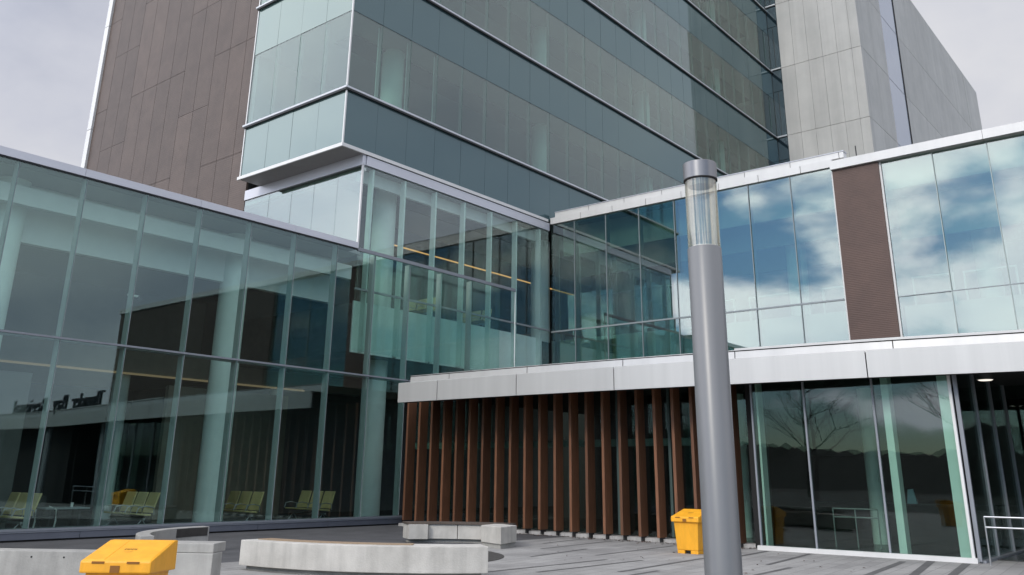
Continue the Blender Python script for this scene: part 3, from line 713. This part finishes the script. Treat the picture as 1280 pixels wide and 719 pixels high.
def arc(c, r0, r1, a0, a1, n=36):
    o = [(c[0]+r1*math.cos(R(a0+(a1-a0)*i/n)), c[1]+r1*math.sin(R(a0+(a1-a0)*i/n))) for i in range(n+1)]
    return o + [(c[0]+r0*math.cos(R(a1+(a0-a1)*i/n)), c[1]+r0*math.sin(R(a1+(a0-a1)*i/n))) for i in range(n+1)]
# main curved bench
C1 = (-14.17, 14.88)
bn = thing('curved_bench', 'long curved concrete bench with timber inlay and rain streaks, nearest on the plaza', 'bench', (-12.2,10.4,0))
MB().prism(arc(C1, 4.50, 5.08, 271.3, 323.5, 60), .075, .485).build('seat', M['conc_bench'], bn, bevel=.012)
MB().prism(arc(C1, 4.60, 4.96, 272, 322.5, 40), -.0, .074).build('plinth', M['conc_old'], bn)
MB().prism(arc(C1, 4.53, 4.83, 273, 309, 40), .4855, .497).build('timber_inlay', M['bench_wood'], bn)
# far bench with dark timber cap
fb = thing('curved_bench', 'short concrete bench with dark timber cap and square end block by the fins', 'bench', (-15.3,17.6,0), None)
for a0, a1 in ((137.8,147.6),(123.4,137.5),(99,123.1)):
    MB().prism(arc(C1, 2.95 if a0 < 137 else 2.8, 3.5, a0, a1, 12), .09, .43).build('seat', M['conc_bench'], fb, bevel=.006)
MB().prism(arc(C1, 3.05, 3.42, 99, 146.5, 30), 0, .09).build('plinth', M['conc_old'], fb)
MB().prism(arc(C1, 2.9, 3.5, 98.8, 148, 30), .434, .475).build('timber_cap', M['cap_wood'], fb)
ax = Vector((.94,-.35)).normalized(); ay = Vector((-ax.y, ax.x))
K4 = [(-13.75,16.60),(-14.64,16.93),(-14.91,17.85),(-14.02,17.52)]
MB().prism(K4, .10, .475).build('end_block', M['conc_bench'], fb, bevel=.014)
MB().prism([(x*.9-14.33*.1, y*.9+17.22*.1) for x,y in K4], 0, .10).build('end_plinth', M['conc_old'], fb)
# left low wall with end block
lw = thing('low_wall', 'low grey concrete wall with tie holes and raised end block beside the yellow bin', 'wall', (-13,6.8,0))
d = Vector((2.65,1.95)).normalized(); n = Vector((-d.y, d.x))
def P2(o, a, b_): return (o[0]+d.x*a+n.x*b_, o[1]+d.y*a+n.y*b_)
O = (-14.15, 5.98)
MB().prism([P2(O,-4,0),P2(O,2.98,0),P2(O,2.98,.38),P2(O,-4,.38)], 0, .50).build('wall_body', M['conc_old'], lw, bevel=.01)
MB().prism([P2(O,1.62,-.006),P2(O,1.63,-.006),P2(O,1.63,.2),P2(O,1.62,.2)], 0, .503).build('wall_joint', M['joint'], lw)
for a in (.33,.81):
    h = MB(); pts = P2(O, a, -.004)
    for j in range(1):
        ring = [(pts[0]+d.x*.013*math.cos(t*math.pi/6), pts[1]+d.y*.013*math.cos(t*math.pi/6), .42+.013*math.sin(t*math.pi/6)) for t in range(12)]
        h.quad(ring)
        h.quad([(p[0]+n.x*.03,p[1]+n.y*.03,p[2]) for p in ring])
        for t in range(12): h.quad([ring[t], ring[(t+1)%12], (ring[(t+1)%12][0]+n.x*.03,ring[(t+1)%12][1]+n.y*.03,ring[(t+1)%12][2]), (ring[t][0]+n.x*.03,ring[t][1]+n.y*.03,ring[t][2])])
    h.build('tie_hole', M['joint'], lw)
MB().prism([P2(O,2.2,.06),P2(O,2.96,.06),P2(O,2.96,.55),P2(O,2.2,.55)], .503, .63).build('end_block', M['conc_old'], lw, bevel=.012)
# curved wall behind it
cwl = thing('curved_wall', 'low curved concrete wall with hollow inner face in front of the lobby plinth', 'wall', (-17,10.2,0))
C2 = (-14.95, 11.75)
MB().prism(arc(C2, 2.75, 3.0, 185, 254, 36), 0, .50).build('wall_body', M['conc_old'], cwl, bevel=.01)
MB().prism(arc(C2, 2.74, 2.749, 186, 205, 12), .32, .485).build('dark_patch', M['soil'], cwl)  # dark patch near the top of the inner face

# grit bins
def make_bin():
    t = thing('grit_bin', '', 'grit bin', (0,0,0), 'yellow grit bins', world=False)
    def ring(hx, hy, z): return [(-hx,-hy,z),(hx,-hy,z),(hx,hy,z),(-hx,hy,z)]
    b = MB(); r0, r1 = ring(.262,.262,.07), ring(.305,.30,.70); k = len(b.v); b.v += r0 + r1
    for q in ((0,3,2,1),(4,5,6,7),(0,1,5,4),(1,2,6,5),(2,3,7,6),(3,0,4,7)): b.f.append(tuple(k+i for i in q)); b.m.append(0); b.sm.append(False)
    body = b.build('body', M['yellow'], t, bevel=.022)
    for sx in (-1, 1):
        f = MB(); x0, x1 = sorted((sx*.255, sx*.075))
        f.box(x0, x1, -.255, .255, 0, .072); f.build('foot', M['yellow'], body, bevel=.006)
    MB().box(-.075,.075,-.2,.2,.02,.068).build('foot_gap_shade', M['black'], body)  # black block painted in as the shade between the feet
    l = MB(); hx, hy = .345, .345
    l.v += [(-hx,-hy,.665),(hx,-hy,.665),(hx,hy,.640),(-hx,hy,.640),(-hx,-hy,.775),(hx,-hy,.775),(hx-.005,hy,.925),(-hx+.005,hy,.925),(hx-.005,hy-.09,.925),(-hx+.005,hy-.09,.925)]
    for q in ((0,3,2,1),(0,1,5,4),(1,2,6,8,5),(2,3,7,6),(3,0,4,9,7),(4,5,8,9),(9,8,6,7)): l.f.append(q); l.m.append(0); l.sm.append(False)
    lid = l.build('lid', M['yellow'], t, bevel=.016)
    sl = (.925-.775)/(2*hy-.09)
    def ridge(x0, x1, y0, y1, h, mat='yellow', nm='rib'):
        m = MB(); za, zb = .775+sl*(y0+hy), .775+sl*(y1+hy)
        m.v += [(x0,y0,za-.01),(x1,y0,za-.01),(x1,y1,zb-.01),(x0,y1,zb-.01),(x0,y0,za+h),(x1,y0,za+h),(x1,y1,zb+h),(x0,y1,zb+h)]
        for q in ((0,3,2,1),(4,5,6,7),(0,1,5,4),(1,2,6,5),(2,3,7,6),(3,0,4,7)): m.f.append(q); m.m.append(0); m.sm.append(False)
        return m.build(nm, M[mat], lid, bevel=.003)
    ridge(-.325,-.125,-.31,.23,.003); ridge(.125,.325,-.31,.23,.003)
    MB().box(-.045,.045,-.352,-.34,.672,.735).build('notch_shade', M['notch'], lid)  # solid block coloured dark as the shade inside the lid notch
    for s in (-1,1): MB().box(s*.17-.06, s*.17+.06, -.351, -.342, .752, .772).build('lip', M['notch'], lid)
    em = MB()
    for i in range(7):
        x = -.055+.018*i; y0 = -.03 if i % 2 else -.045
        za, zb = .775+sl*(y0+hy)+.003, .775+sl*(.0+hy)+.003
        em.quad([(x,y0,za),(x+.007,y0,za),(x+.007,0,zb),(x,0,zb)])
    for i in range(9):
        a = math.pi*(i/8); ca, sa = math.cos(a), math.sin(a); c0 = (0.0,-.075)
        q = [(c0[0]+ca*.03-sa*.002, c0[1]-sa*.02), (c0[0]+ca*.05-sa*.002, c0[1]-sa*.035), (c0[0]+ca*.05+sa*.002, c0[1]-sa*.035+.002), (c0[0]+ca*.03+sa*.002, c0[1]-sa*.02+.002)]
        em.quad([(x,y,.775+sl*(y+hy)+.003) for x,y in q])
    em.build('emblem', M['black'], lid, recalc=False)
    return t
b1 = make_bin()
b1['label'] = 'yellow grit bin with sloping lid in front of the low concrete wall'
B1A = R(39.2)
rx, ry_ = math.cos(B1A), math.sin(B1A)
mid = ((-8.48-8.95)/2, (4.93+4.43)/2)
b1.location = (mid[0] - ry_*.345, mid[1] + rx*.345, 0); b1.rotation_euler = (0,0,B1A)
b2 = dup(b1, (-10.12, 19.02, 0), 0, 'yellow grit bin against the timber fins, half hidden by the lamp column')

# handrails
def rail(name, label, x0, y0, L, mat, group=None):
    t = thing(name, label, 'handrail', (x0,y0,0), group)
    for z in (.92,.72): MB().tube([(x0,y0,z),(x0+L,y0,z)], .019, 10).build('rail', M[mat], t)
    for x in (x0, x0+L*.5, x0+L): MB().tube([(x,y0,0),(x,y0,.92)], .017, 10).build('upright', M[mat], t)
    return t
rail('handrail', 'two bar steel handrail beside the recessed entrance at the right edge', -4.44, 20.86, 2.6, 'steel')
rail('handrail', 'dull steel handrail inside the pavilion behind the door glass', -8.45, 23.4, 1.1, 'seat_frame')

# ------------------------------------------------------------------ lobby furniture
def make_seat(n=3):
    t = thing('waiting_bench', '', 'waiting seats', (0,0,0), 'waiting seats inside the lobby', world=False)
    MB().box(-.03,.03,-n*.31,n*.31,.30,.35).build('beam', M['seat_frame'], t)
    for i in range(n):
        y = (i-(n-1)/2)*.62
        s = MB(); s.v += [(-.22,y-.27,.40),(.26,y-.27,.44),(.26,y+.27,.44),(-.22,y+.27,.40),(-.22,y-.27,.45),(.26,y-.27,.49),(.26,y+.27,.49),(-.22,y+.27,.45)]
        for q in ((0,3,2,1),(4,5,6,7),(0,1,5,4),(1,2,6,5),(2,3,7,6),(3,0,4,7)): s.f.append(q); s.m.append(0); s.sm.append(False)
        s.build('seat', M['seat'], t, bevel=.02)
        s = MB(); s.v += [(-.27,y-.27,.48),(-.22,y-.27,.48),(-.22,y+.27,.48),(-.27,y+.27,.48),(-.43,y-.26,1.02),(-.38,y-.26,1.02),(-.38,y+.26,1.02),(-.43,y+.26,1.02)]
        for q in ((0,3,2,1),(4,5,6,7),(0,1,5,4),(1,2,6,5),(2,3,7,6),(3,0,4,7)): s.f.append(q); s.m.append(0); s.sm.append(False)
        s.build('backrest', M['seat'], t, bevel=.02)
    for i in range(n+1):
        y = (i-n/2)*.62
        MB().tube([(-.26,y,.44),(-.24,y,.62),(.0,y,.66),(.2,y,.63),(.26,y,.48)], .016, 8).build('armrest', M['seat_frame'], t)
    for y in (-n*.26, n*.26):
        MB().tube([(-.26,y,0),(-.02,y,.32),(.26,y,0)], .02, 8).build('leg', M['seat_frame'], t)
    return t
s0 = make_seat(3); s0['label'] = 'olive three seat waiting bench behind the leftmost lobby panes'
s0.location = (-24.95, 10.3, .03); s0.rotation_euler = (0,0,-math.pi/2)
dup(s0, (-24.95, 13.55, .03), -math.pi/2, 'olive three seat waiting bench between the table and the thick lobby column')
dup(s0, (-24.95, 17.05, .03), -math.pi/2, 'olive three seat waiting bench just right of the thick lobby column')
dup(s0, (-24.95, 19.9, .03), -math.pi/2, 'olive three seat waiting bench nearest the timber fins, behind the lobby glass')
u0 = dup(s0, (-25.0, 24.6, 7.42), -math.pi/2, 'olive waiting bench upstairs behind the glass screen, left of its pair')
dup(s0, (-25.0, 27.9, 7.42), -math.pi/2, 'olive waiting bench upstairs behind the glass screen, right of its pair')
for o in list(bpy.data.objects):
    if o.get('label','').startswith('olive waiting bench upstairs'): o['group'] = 'waiting seats upstairs'
tb = thing('side_table', 'low dark table behind the lobby glass with a white cup on it', 'table', (-25.4,11.9,.03))
MB().box(-25.75,-25.05,11.3,12.5,.62,.66).build('table_top', M['fin_dark'], tb)
for y in (11.5,12.3): MB().box(-25.6,-25.2,y-.03,y+.03,.03,.62).build('leg', M['black'], tb)
cpo = MB().lathe((-25.3,12.1), [(.03,.662),(.042,.78)], 16).build('paper_cup', M['white'])
tag(cpo, 'white paper cup standing on the low table inside the lobby', 'cup')
ch = thing('armchair', 'single chair with pale tubular arms beside the low lobby table', 'chair', (-25.2,10.95,.03))
for y in (11.02,11.55):
    MB().tube([(-25.55,y,.05),(-25.0,y,.05),(-24.92,y,.35),(-24.98,y,.62),(-25.4,y,.68)], .022, 8).build('armrest', M['white'], ch)
MB().box(-25.5,-25.0,11.06,11.5,.38,.45).build('seat', M['black'], ch); MB().box(-25.62,-25.54,11.06,11.5,.45,.95).build('backrest', M['black'], ch)
sc = thing('security_camera', 'small white dome camera on a bracket behind the lobby glass', 'camera', (-23.2,12.0,6.2))
MB().tube([(-23.16,11.70,6.24),(-23.2,12.02,6.24)], .03, 10).build('bracket', M['white'], sc)
MB().lathe((-23.2,12.05), [(.02,6.10),(.06,6.13),(.07,6.18),(.05,6.25)], 18).build('dome', M['black'], sc)
ct = thing('counter', 'dark information counter deep inside the pavilion', 'counter', (-8,26,.02))
MB().box(-10,-5.2,26.0,26.6,.02,.98).build('counter_body', M['dark'], ct); MB().box(-10.05,-5.15,25.95,26.65,.98,1.02).build('counter_top', M['black'], ct)
nt_ = MB(); nt_.v += [(-7.38,26.05,1.02),(-7.12,26.05,1.02),(-7.12,26.14,1.02),(-7.38,26.14,1.02),(-7.34,26.08,1.38),(-7.20,26.08,1.40),(-7.20,26.12,1.40),(-7.34,26.12,1.38)]
for q in ((0,3,2,1),(4,5,6,7),(0,1,5,4),(1,2,6,5),(2,3,7,6),(3,0,4,7)): nt_.f.append(q); nt_.m.append(0); nt_.sm.append(False)
tag(nt_.build('notice', M['paleblue'], bevel=.008), 'pale blue notice standing on the dark counter behind the doors', 'notice')

# red shop and bare trees south and east of the plaza (seen in the glass)
rs = thing('red_shop', 'small red shop with white gabled sign, mirrored in the lobby glass', 'shop', (37,38.5,0))
MB().box(36,41,35.0,41.5,0,3.6).build('wall', M['red'], rs)
MB().prism([(35.7,34.6),(41.3,34.6),(41.3,41.9),(35.7,41.9)], 3.6, 3.75).build('roof', M['white'], rs)
gb = MB(); gb.quad([(35.9,36.8,3.76),(35.9,40.4,3.76),(35.9,39.4,4.75),(35.9,37.6,4.75)]); gb.quad([(36.1,36.8,3.76),(36.1,37.6,4.75),(36.1,39.4,4.75),(36.1,40.4,3.76)])
for a, c in (((36.8,3.76),(40.4,3.76)),((40.4,3.76),(39.4,4.75)),((39.4,4.75),(37.6,4.75)),((37.6,4.75),(36.8,3.76))):
    gb.quad([(35.9,a[0],a[1]),(35.9,c[0],c[1]),(36.1,c[0],c[1]),(36.1,a[0],a[1])])
gb.build('gable_sign', M['white'], rs)
MB().box(35.96,36.0,36.5,39.6,1.5,2.2).build('sign_band', M['inner_tan'], rs)

def bare_tree(x, y, h, seed, label):
    rnd = random.Random(seed); t = thing('bare_tree', label, 'tree', (x,y,0), 'bare trees south of the plaza')
    tr = MB(); br = MB()
    tr.tube([(x,y,0),(x+.1,y,h*.3),(x+.05,y+.1,h*.55),(x+.15,y,h*.95)], .22, 10, r1=.03)
    def grow(p, dvec, L, r, lev):
        q = p + dvec*L*.5 + Vector((rnd.uniform(-.1,.1),rnd.uniform(-.1,.1),.04))*L; e = q + (dvec + Vector((rnd.uniform(-.3,.3),rnd.uniform(-.3,.3),rnd.uniform(-.05,.3)))).normalized()*L*.5
        br.tube([p,q,e], r, 5, r1=r*.4)
        if lev:
            for _ in range(4):
                dd = (dvec + Vector((rnd.uniform(-.9,.9),rnd.uniform(-.9,.9),rnd.uniform(-.2,.7)))).normalized()
                grow(p.lerp(e, rnd.uniform(.35,1)), dd, L*rnd.uniform(.45,.65), r*.5, lev-1)
    for i in range(11):
        z = h*(.28+.62*i/11); a = i*2.4+rnd.uniform(-.3,.3)
        grow(Vector((x+.08,y,z)), Vector((math.cos(a),math.sin(a),rnd.uniform(.35,.8))).normalized(), h*.33*(1-.5*i/11), .07*(1-.5*i/11), 3)
    tr.build('trunk', M['bark'], t); br.build('crown', M['bark'], t, recalc=False)
bare_tree(-28, -32, 11, 1, 'bare tree with dense twigs mirrored at the left of the door glass')
bare_tree(-16, -36, 13, 2, 'tall bare tree with wide crown mirrored in the middle door pane')
bare_tree(-8, -30, 10, 3, 'short bare tree mirrored near the right door pane')

# dead leaves below the fins
lf = MB(); rnd = random.Random(5)
for i in range(280):
    x = rnd.uniform(-17,-9.6); y = 21.35 - abs(rnd.gauss(0,.28)); s = rnd.uniform(.015,.05); a = rnd.uniform(0,6.28)
    if rnd.random() < .12: x, y = rnd.uniform(-15,-5), rnd.uniform(15,20.6)
    c, s_ = math.cos(a)*s, math.sin(a)*s; z = .012
    lf.quad([(x-c,y-s_,z),(x+s_*.6,y-c*.6,z+rnd.uniform(0,.02)),(x+c,y+s_,z+.004),(x-s_*.6,y+c*.6,z+rnd.uniform(0,.02))])
tag(lf.build('leaf_litter', M['leaf'], recalc=False), 'scattered dead brown leaves along the foot of the timber fins', 'leaves', kind='stuff')

# ------------------------------------------------------------------ light and sky
SEED = 5.5
TINT = (.42,.63,.94)
CSC = 3.4
OFS = .42
AZ = (.05, -1.0)
EL = 32
w = bpy.data.worlds.new('World'); S.world = w; w.use_nodes = True
nt = w.node_tree; nt.nodes.clear(); L = nt.links.new
out = N(nt, 'ShaderNodeOutputWorld')
sky = N(nt, 'ShaderNodeTexSky', sky_type='NISHITA', sun_disc=False); sky.sun_elevation = R(EL); sky.sun_rotation = math.atan2(AZ[0], AZ[1]); sky.air_density = 1.3; sky.dust_density = .6
bg1 = N(nt, 'ShaderNodeBackground', inp={'Strength':.15}); sm_ = N(nt, 'ShaderNodeVectorMath', operation='MULTIPLY'); sm_.inputs[1].default_value = TINT; L(sky.outputs[0], sm_.inputs[0]); L(sm_.outputs[0], bg1.inputs[0])
tc = N(nt, 'ShaderNodeTexCoord'); sp = N(nt, 'ShaderNodeSeparateXYZ'); L(tc.outputs['Generated'], sp.inputs[0])
# clouds on a flat layer: direction divided by (height + a little)
ad = N(nt, 'ShaderNodeMath', operation='ADD'); ad.inputs[1].default_value = OFS; L(sp.outputs['Z'], ad.inputs[0])
mx = N(nt, 'ShaderNodeMath', operation='MAXIMUM'); mx.inputs[1].default_value = .06; L(ad.outputs[0], mx.inputs[0])
dx_ = N(nt, 'ShaderNodeMath', operation='DIVIDE'); L(sp.outputs['X'], dx_.inputs[0]); L(mx.outputs[0], dx_.inputs[1])
dy_ = N(nt, 'ShaderNodeMath', operation='DIVIDE'); L(sp.outputs['Y'], dy_.inputs[0]); L(mx.outputs[0], dy_.inputs[1])
cx = N(nt, 'ShaderNodeCombineXYZ'); L(dx_.outputs[0], cx.inputs[0]); L(dy_.outputs[0], cx.inputs[1]); cx.inputs[2].default_value = SEED
nz = N(nt, 'ShaderNodeTexNoise', inp={'Scale':CSC,'Detail':6.0,'Roughness':.5,'Distortion':.15}); L(cx.outputs[0], nz.inputs['Vector'])
nz2 = N(nt, 'ShaderNodeTexNoise', inp={'Scale':2.1,'Detail':6.0,'Roughness':.55}); L(cx.outputs[0], nz2.inputs['Vector'])
# cover: overcast to the north, broken to the south and east
south = N(nt, 'ShaderNodeMapRange', inp={'From Min':-.1,'From Max':.5,'To Min':0,'To Max':.55}); L(sp.outputs['Y'], south.inputs['Value'])
sm = N(nt, 'ShaderNodeMath', operation='ADD'); L(nz.outputs['Fac'], sm.inputs[0]); L(south.outputs[0], sm.inputs[1])
zc = N(nt, 'ShaderNodeMapRange', inp={'From Min':.38,'From Max':.6,'To Min':0,'To Max':.25}); L(sp.outputs['Z'], zc.inputs['Value'])
sm2 = N(nt, 'ShaderNodeMath', operation='ADD'); L(sm.outputs[0], sm2.inputs[0]); L(zc.outputs[0], sm2.inputs[1]); wc = N(nt, 'ShaderNodeMapRange', inp={'From Min':-.48,'From Max':-.66,'To Min':0,'To Max':.30}); L(sp.outputs['X'], wc.inputs['Value'])
ec = N(nt, 'ShaderNodeMapRange', inp={'From Min':.5,'From Max':.85,'To Min':0,'To Max':-.10}); L(sp.outputs['X'], ec.inputs['Value'])
sm3 = N(nt, 'ShaderNodeMath', operation='ADD'); L(sm2.outputs[0], sm3.inputs[0]); L(wc.outputs[0], sm3.inputs[1])
sm4 = N(nt, 'ShaderNodeMath', operation='ADD'); L(sm3.outputs[0], sm4.inputs[0]); L(ec.outputs[0], sm4.inputs[1]); sm = sm4
cov = N(nt, 'ShaderNodeMapRange', interpolation_type='SMOOTHSTEP', inp={'From Min':.44,'From Max':.57}); L(sm.outputs[0], cov.inputs['Value'])
# brightness of the clouds: bright towards the hidden sun, grey-lilac elsewhere
sv = N(nt, 'ShaderNodeVectorMath', operation='DOT_PRODUCT'); L(tc.outputs['Generated'], sv.inputs[0]); sv.inputs[1].default_value = Vector((-.30,-.88,.40)).normalized()
br_ = N(nt, 'ShaderNodeMapRange', interpolation_type='SMOOTHSTEP', inp={'From Min':.12,'From Max':.95,'To Min':0.0,'To Max':2.75}); L(sv.outputs['Value'], br_.inputs['Value'])
cr = ramp(nt, [(.30,(.45,.485,.60)),(.5,(.65,.67,.755)),(.72,(.80,.805,.84))]); L(nz2.outputs['Fac'], cr.inputs[0])
ev = N(nt, 'ShaderNodeVectorMath', operation='DOT_PRODUCT'); L(tc.outputs['Generated'], ev.inputs[0]); ev.inputs[1].default_value = (.88,.12,.46)
em_ = N(nt, 'ShaderNodeMapRange', interpolation_type='SMOOTHSTEP', inp={'From Min':.3,'From Max':1.0,'To Min':0,'To Max':.8}); L(ev.outputs['Value'], em_.inputs['Value'])
be = N(nt, 'ShaderNodeMath', operation='ADD'); L(br_.outputs[0], be.inputs[0]); L(em_.outputs[0], be.inputs[1]); br_ = be
cm = N(nt, 'ShaderNodeMath', operation='ADD'); cm.inputs[1].default_value = .92; L(br_.outputs[0], cm.inputs[0])
bg2 = N(nt, 'ShaderNodeBackground'); L(cr.outputs[0], bg2.inputs[0]); L(cm.outputs[0], bg2.inputs[1])
mxs = N(nt, 'ShaderNodeMixShader'); L(cov.outputs[0], mxs.inputs[0]); L(bg1.outputs[0], mxs.inputs[1]); L(bg2.outputs[0], mxs.inputs[2]); L(mxs.outputs[0], out.inputs[0])

sun = bpy.data.lights.new('sun', 'SUN'); sun.energy = 1.5; sun.angle = R(12); sun.color = (1,.93,.82)
so_ = bpy.data.objects.new('sun', sun); COL.objects.link(so_); so_.location = (-20,-30,40)
dv = Vector((-AZ[0], -AZ[1], -math.hypot(*AZ)*math.tan(R(EL)))); so_.rotation_euler = dv.to_track_quat('-Z','Y').to_euler()

# ------------------------------------------------------------------ camera
cam = bpy.data.cameras.new('camera'); co = bpy.data.objects.new('camera', cam); COL.objects.link(co); S.camera = co
yaw, pitch, roll, fpx, ppy = -.684233807, .315904996, .01185935, 1087.46, 240.0
f = Vector((math.sin(yaw)*math.cos(pitch), math.cos(yaw)*math.cos(pitch), math.sin(pitch)))
r = Vector((math.cos(yaw), -math.sin(yaw), 0)); u = r.cross(f)
r2 = math.cos(roll)*r + math.sin(roll)*u; u2 = -math.sin(roll)*r + math.cos(roll)*u
mw = Matrix(((r2.x,u2.x,-f.x,0),(r2.y,u2.y,-f.y,0),(r2.z,u2.z,-f.z,1.6),(0,0,0,1)))
co.matrix_world = mw
cam.sensor_width = 36; cam.sensor_fit = 'HORIZONTAL'; cam.lens = fpx/1280*36; cam.shift_y = (ppy-359.5)/1280
cam.clip_start = .05; cam.clip_end = 2000

S.view_settings.view_transform = 'Standard'; S.view_settings.look = 'None'; S.view_settings.exposure = 0; S.view_settings.gamma = 1
S.render.engine = 'CYCLES'; cy = S.cycles
cy.use_denoising = True; cy.denoiser = 'OPENIMAGEDENOISE'
cy.max_bounces = 10; cy.diffuse_bounces = 4; cy.glossy_bounces = 5; cy.transmission_bounces = 6; cy.transparent_max_bounces = 32
cy.sample_clamp_indirect = 6; cy.caustics_reflective = False; cy.caustics_refractive = False
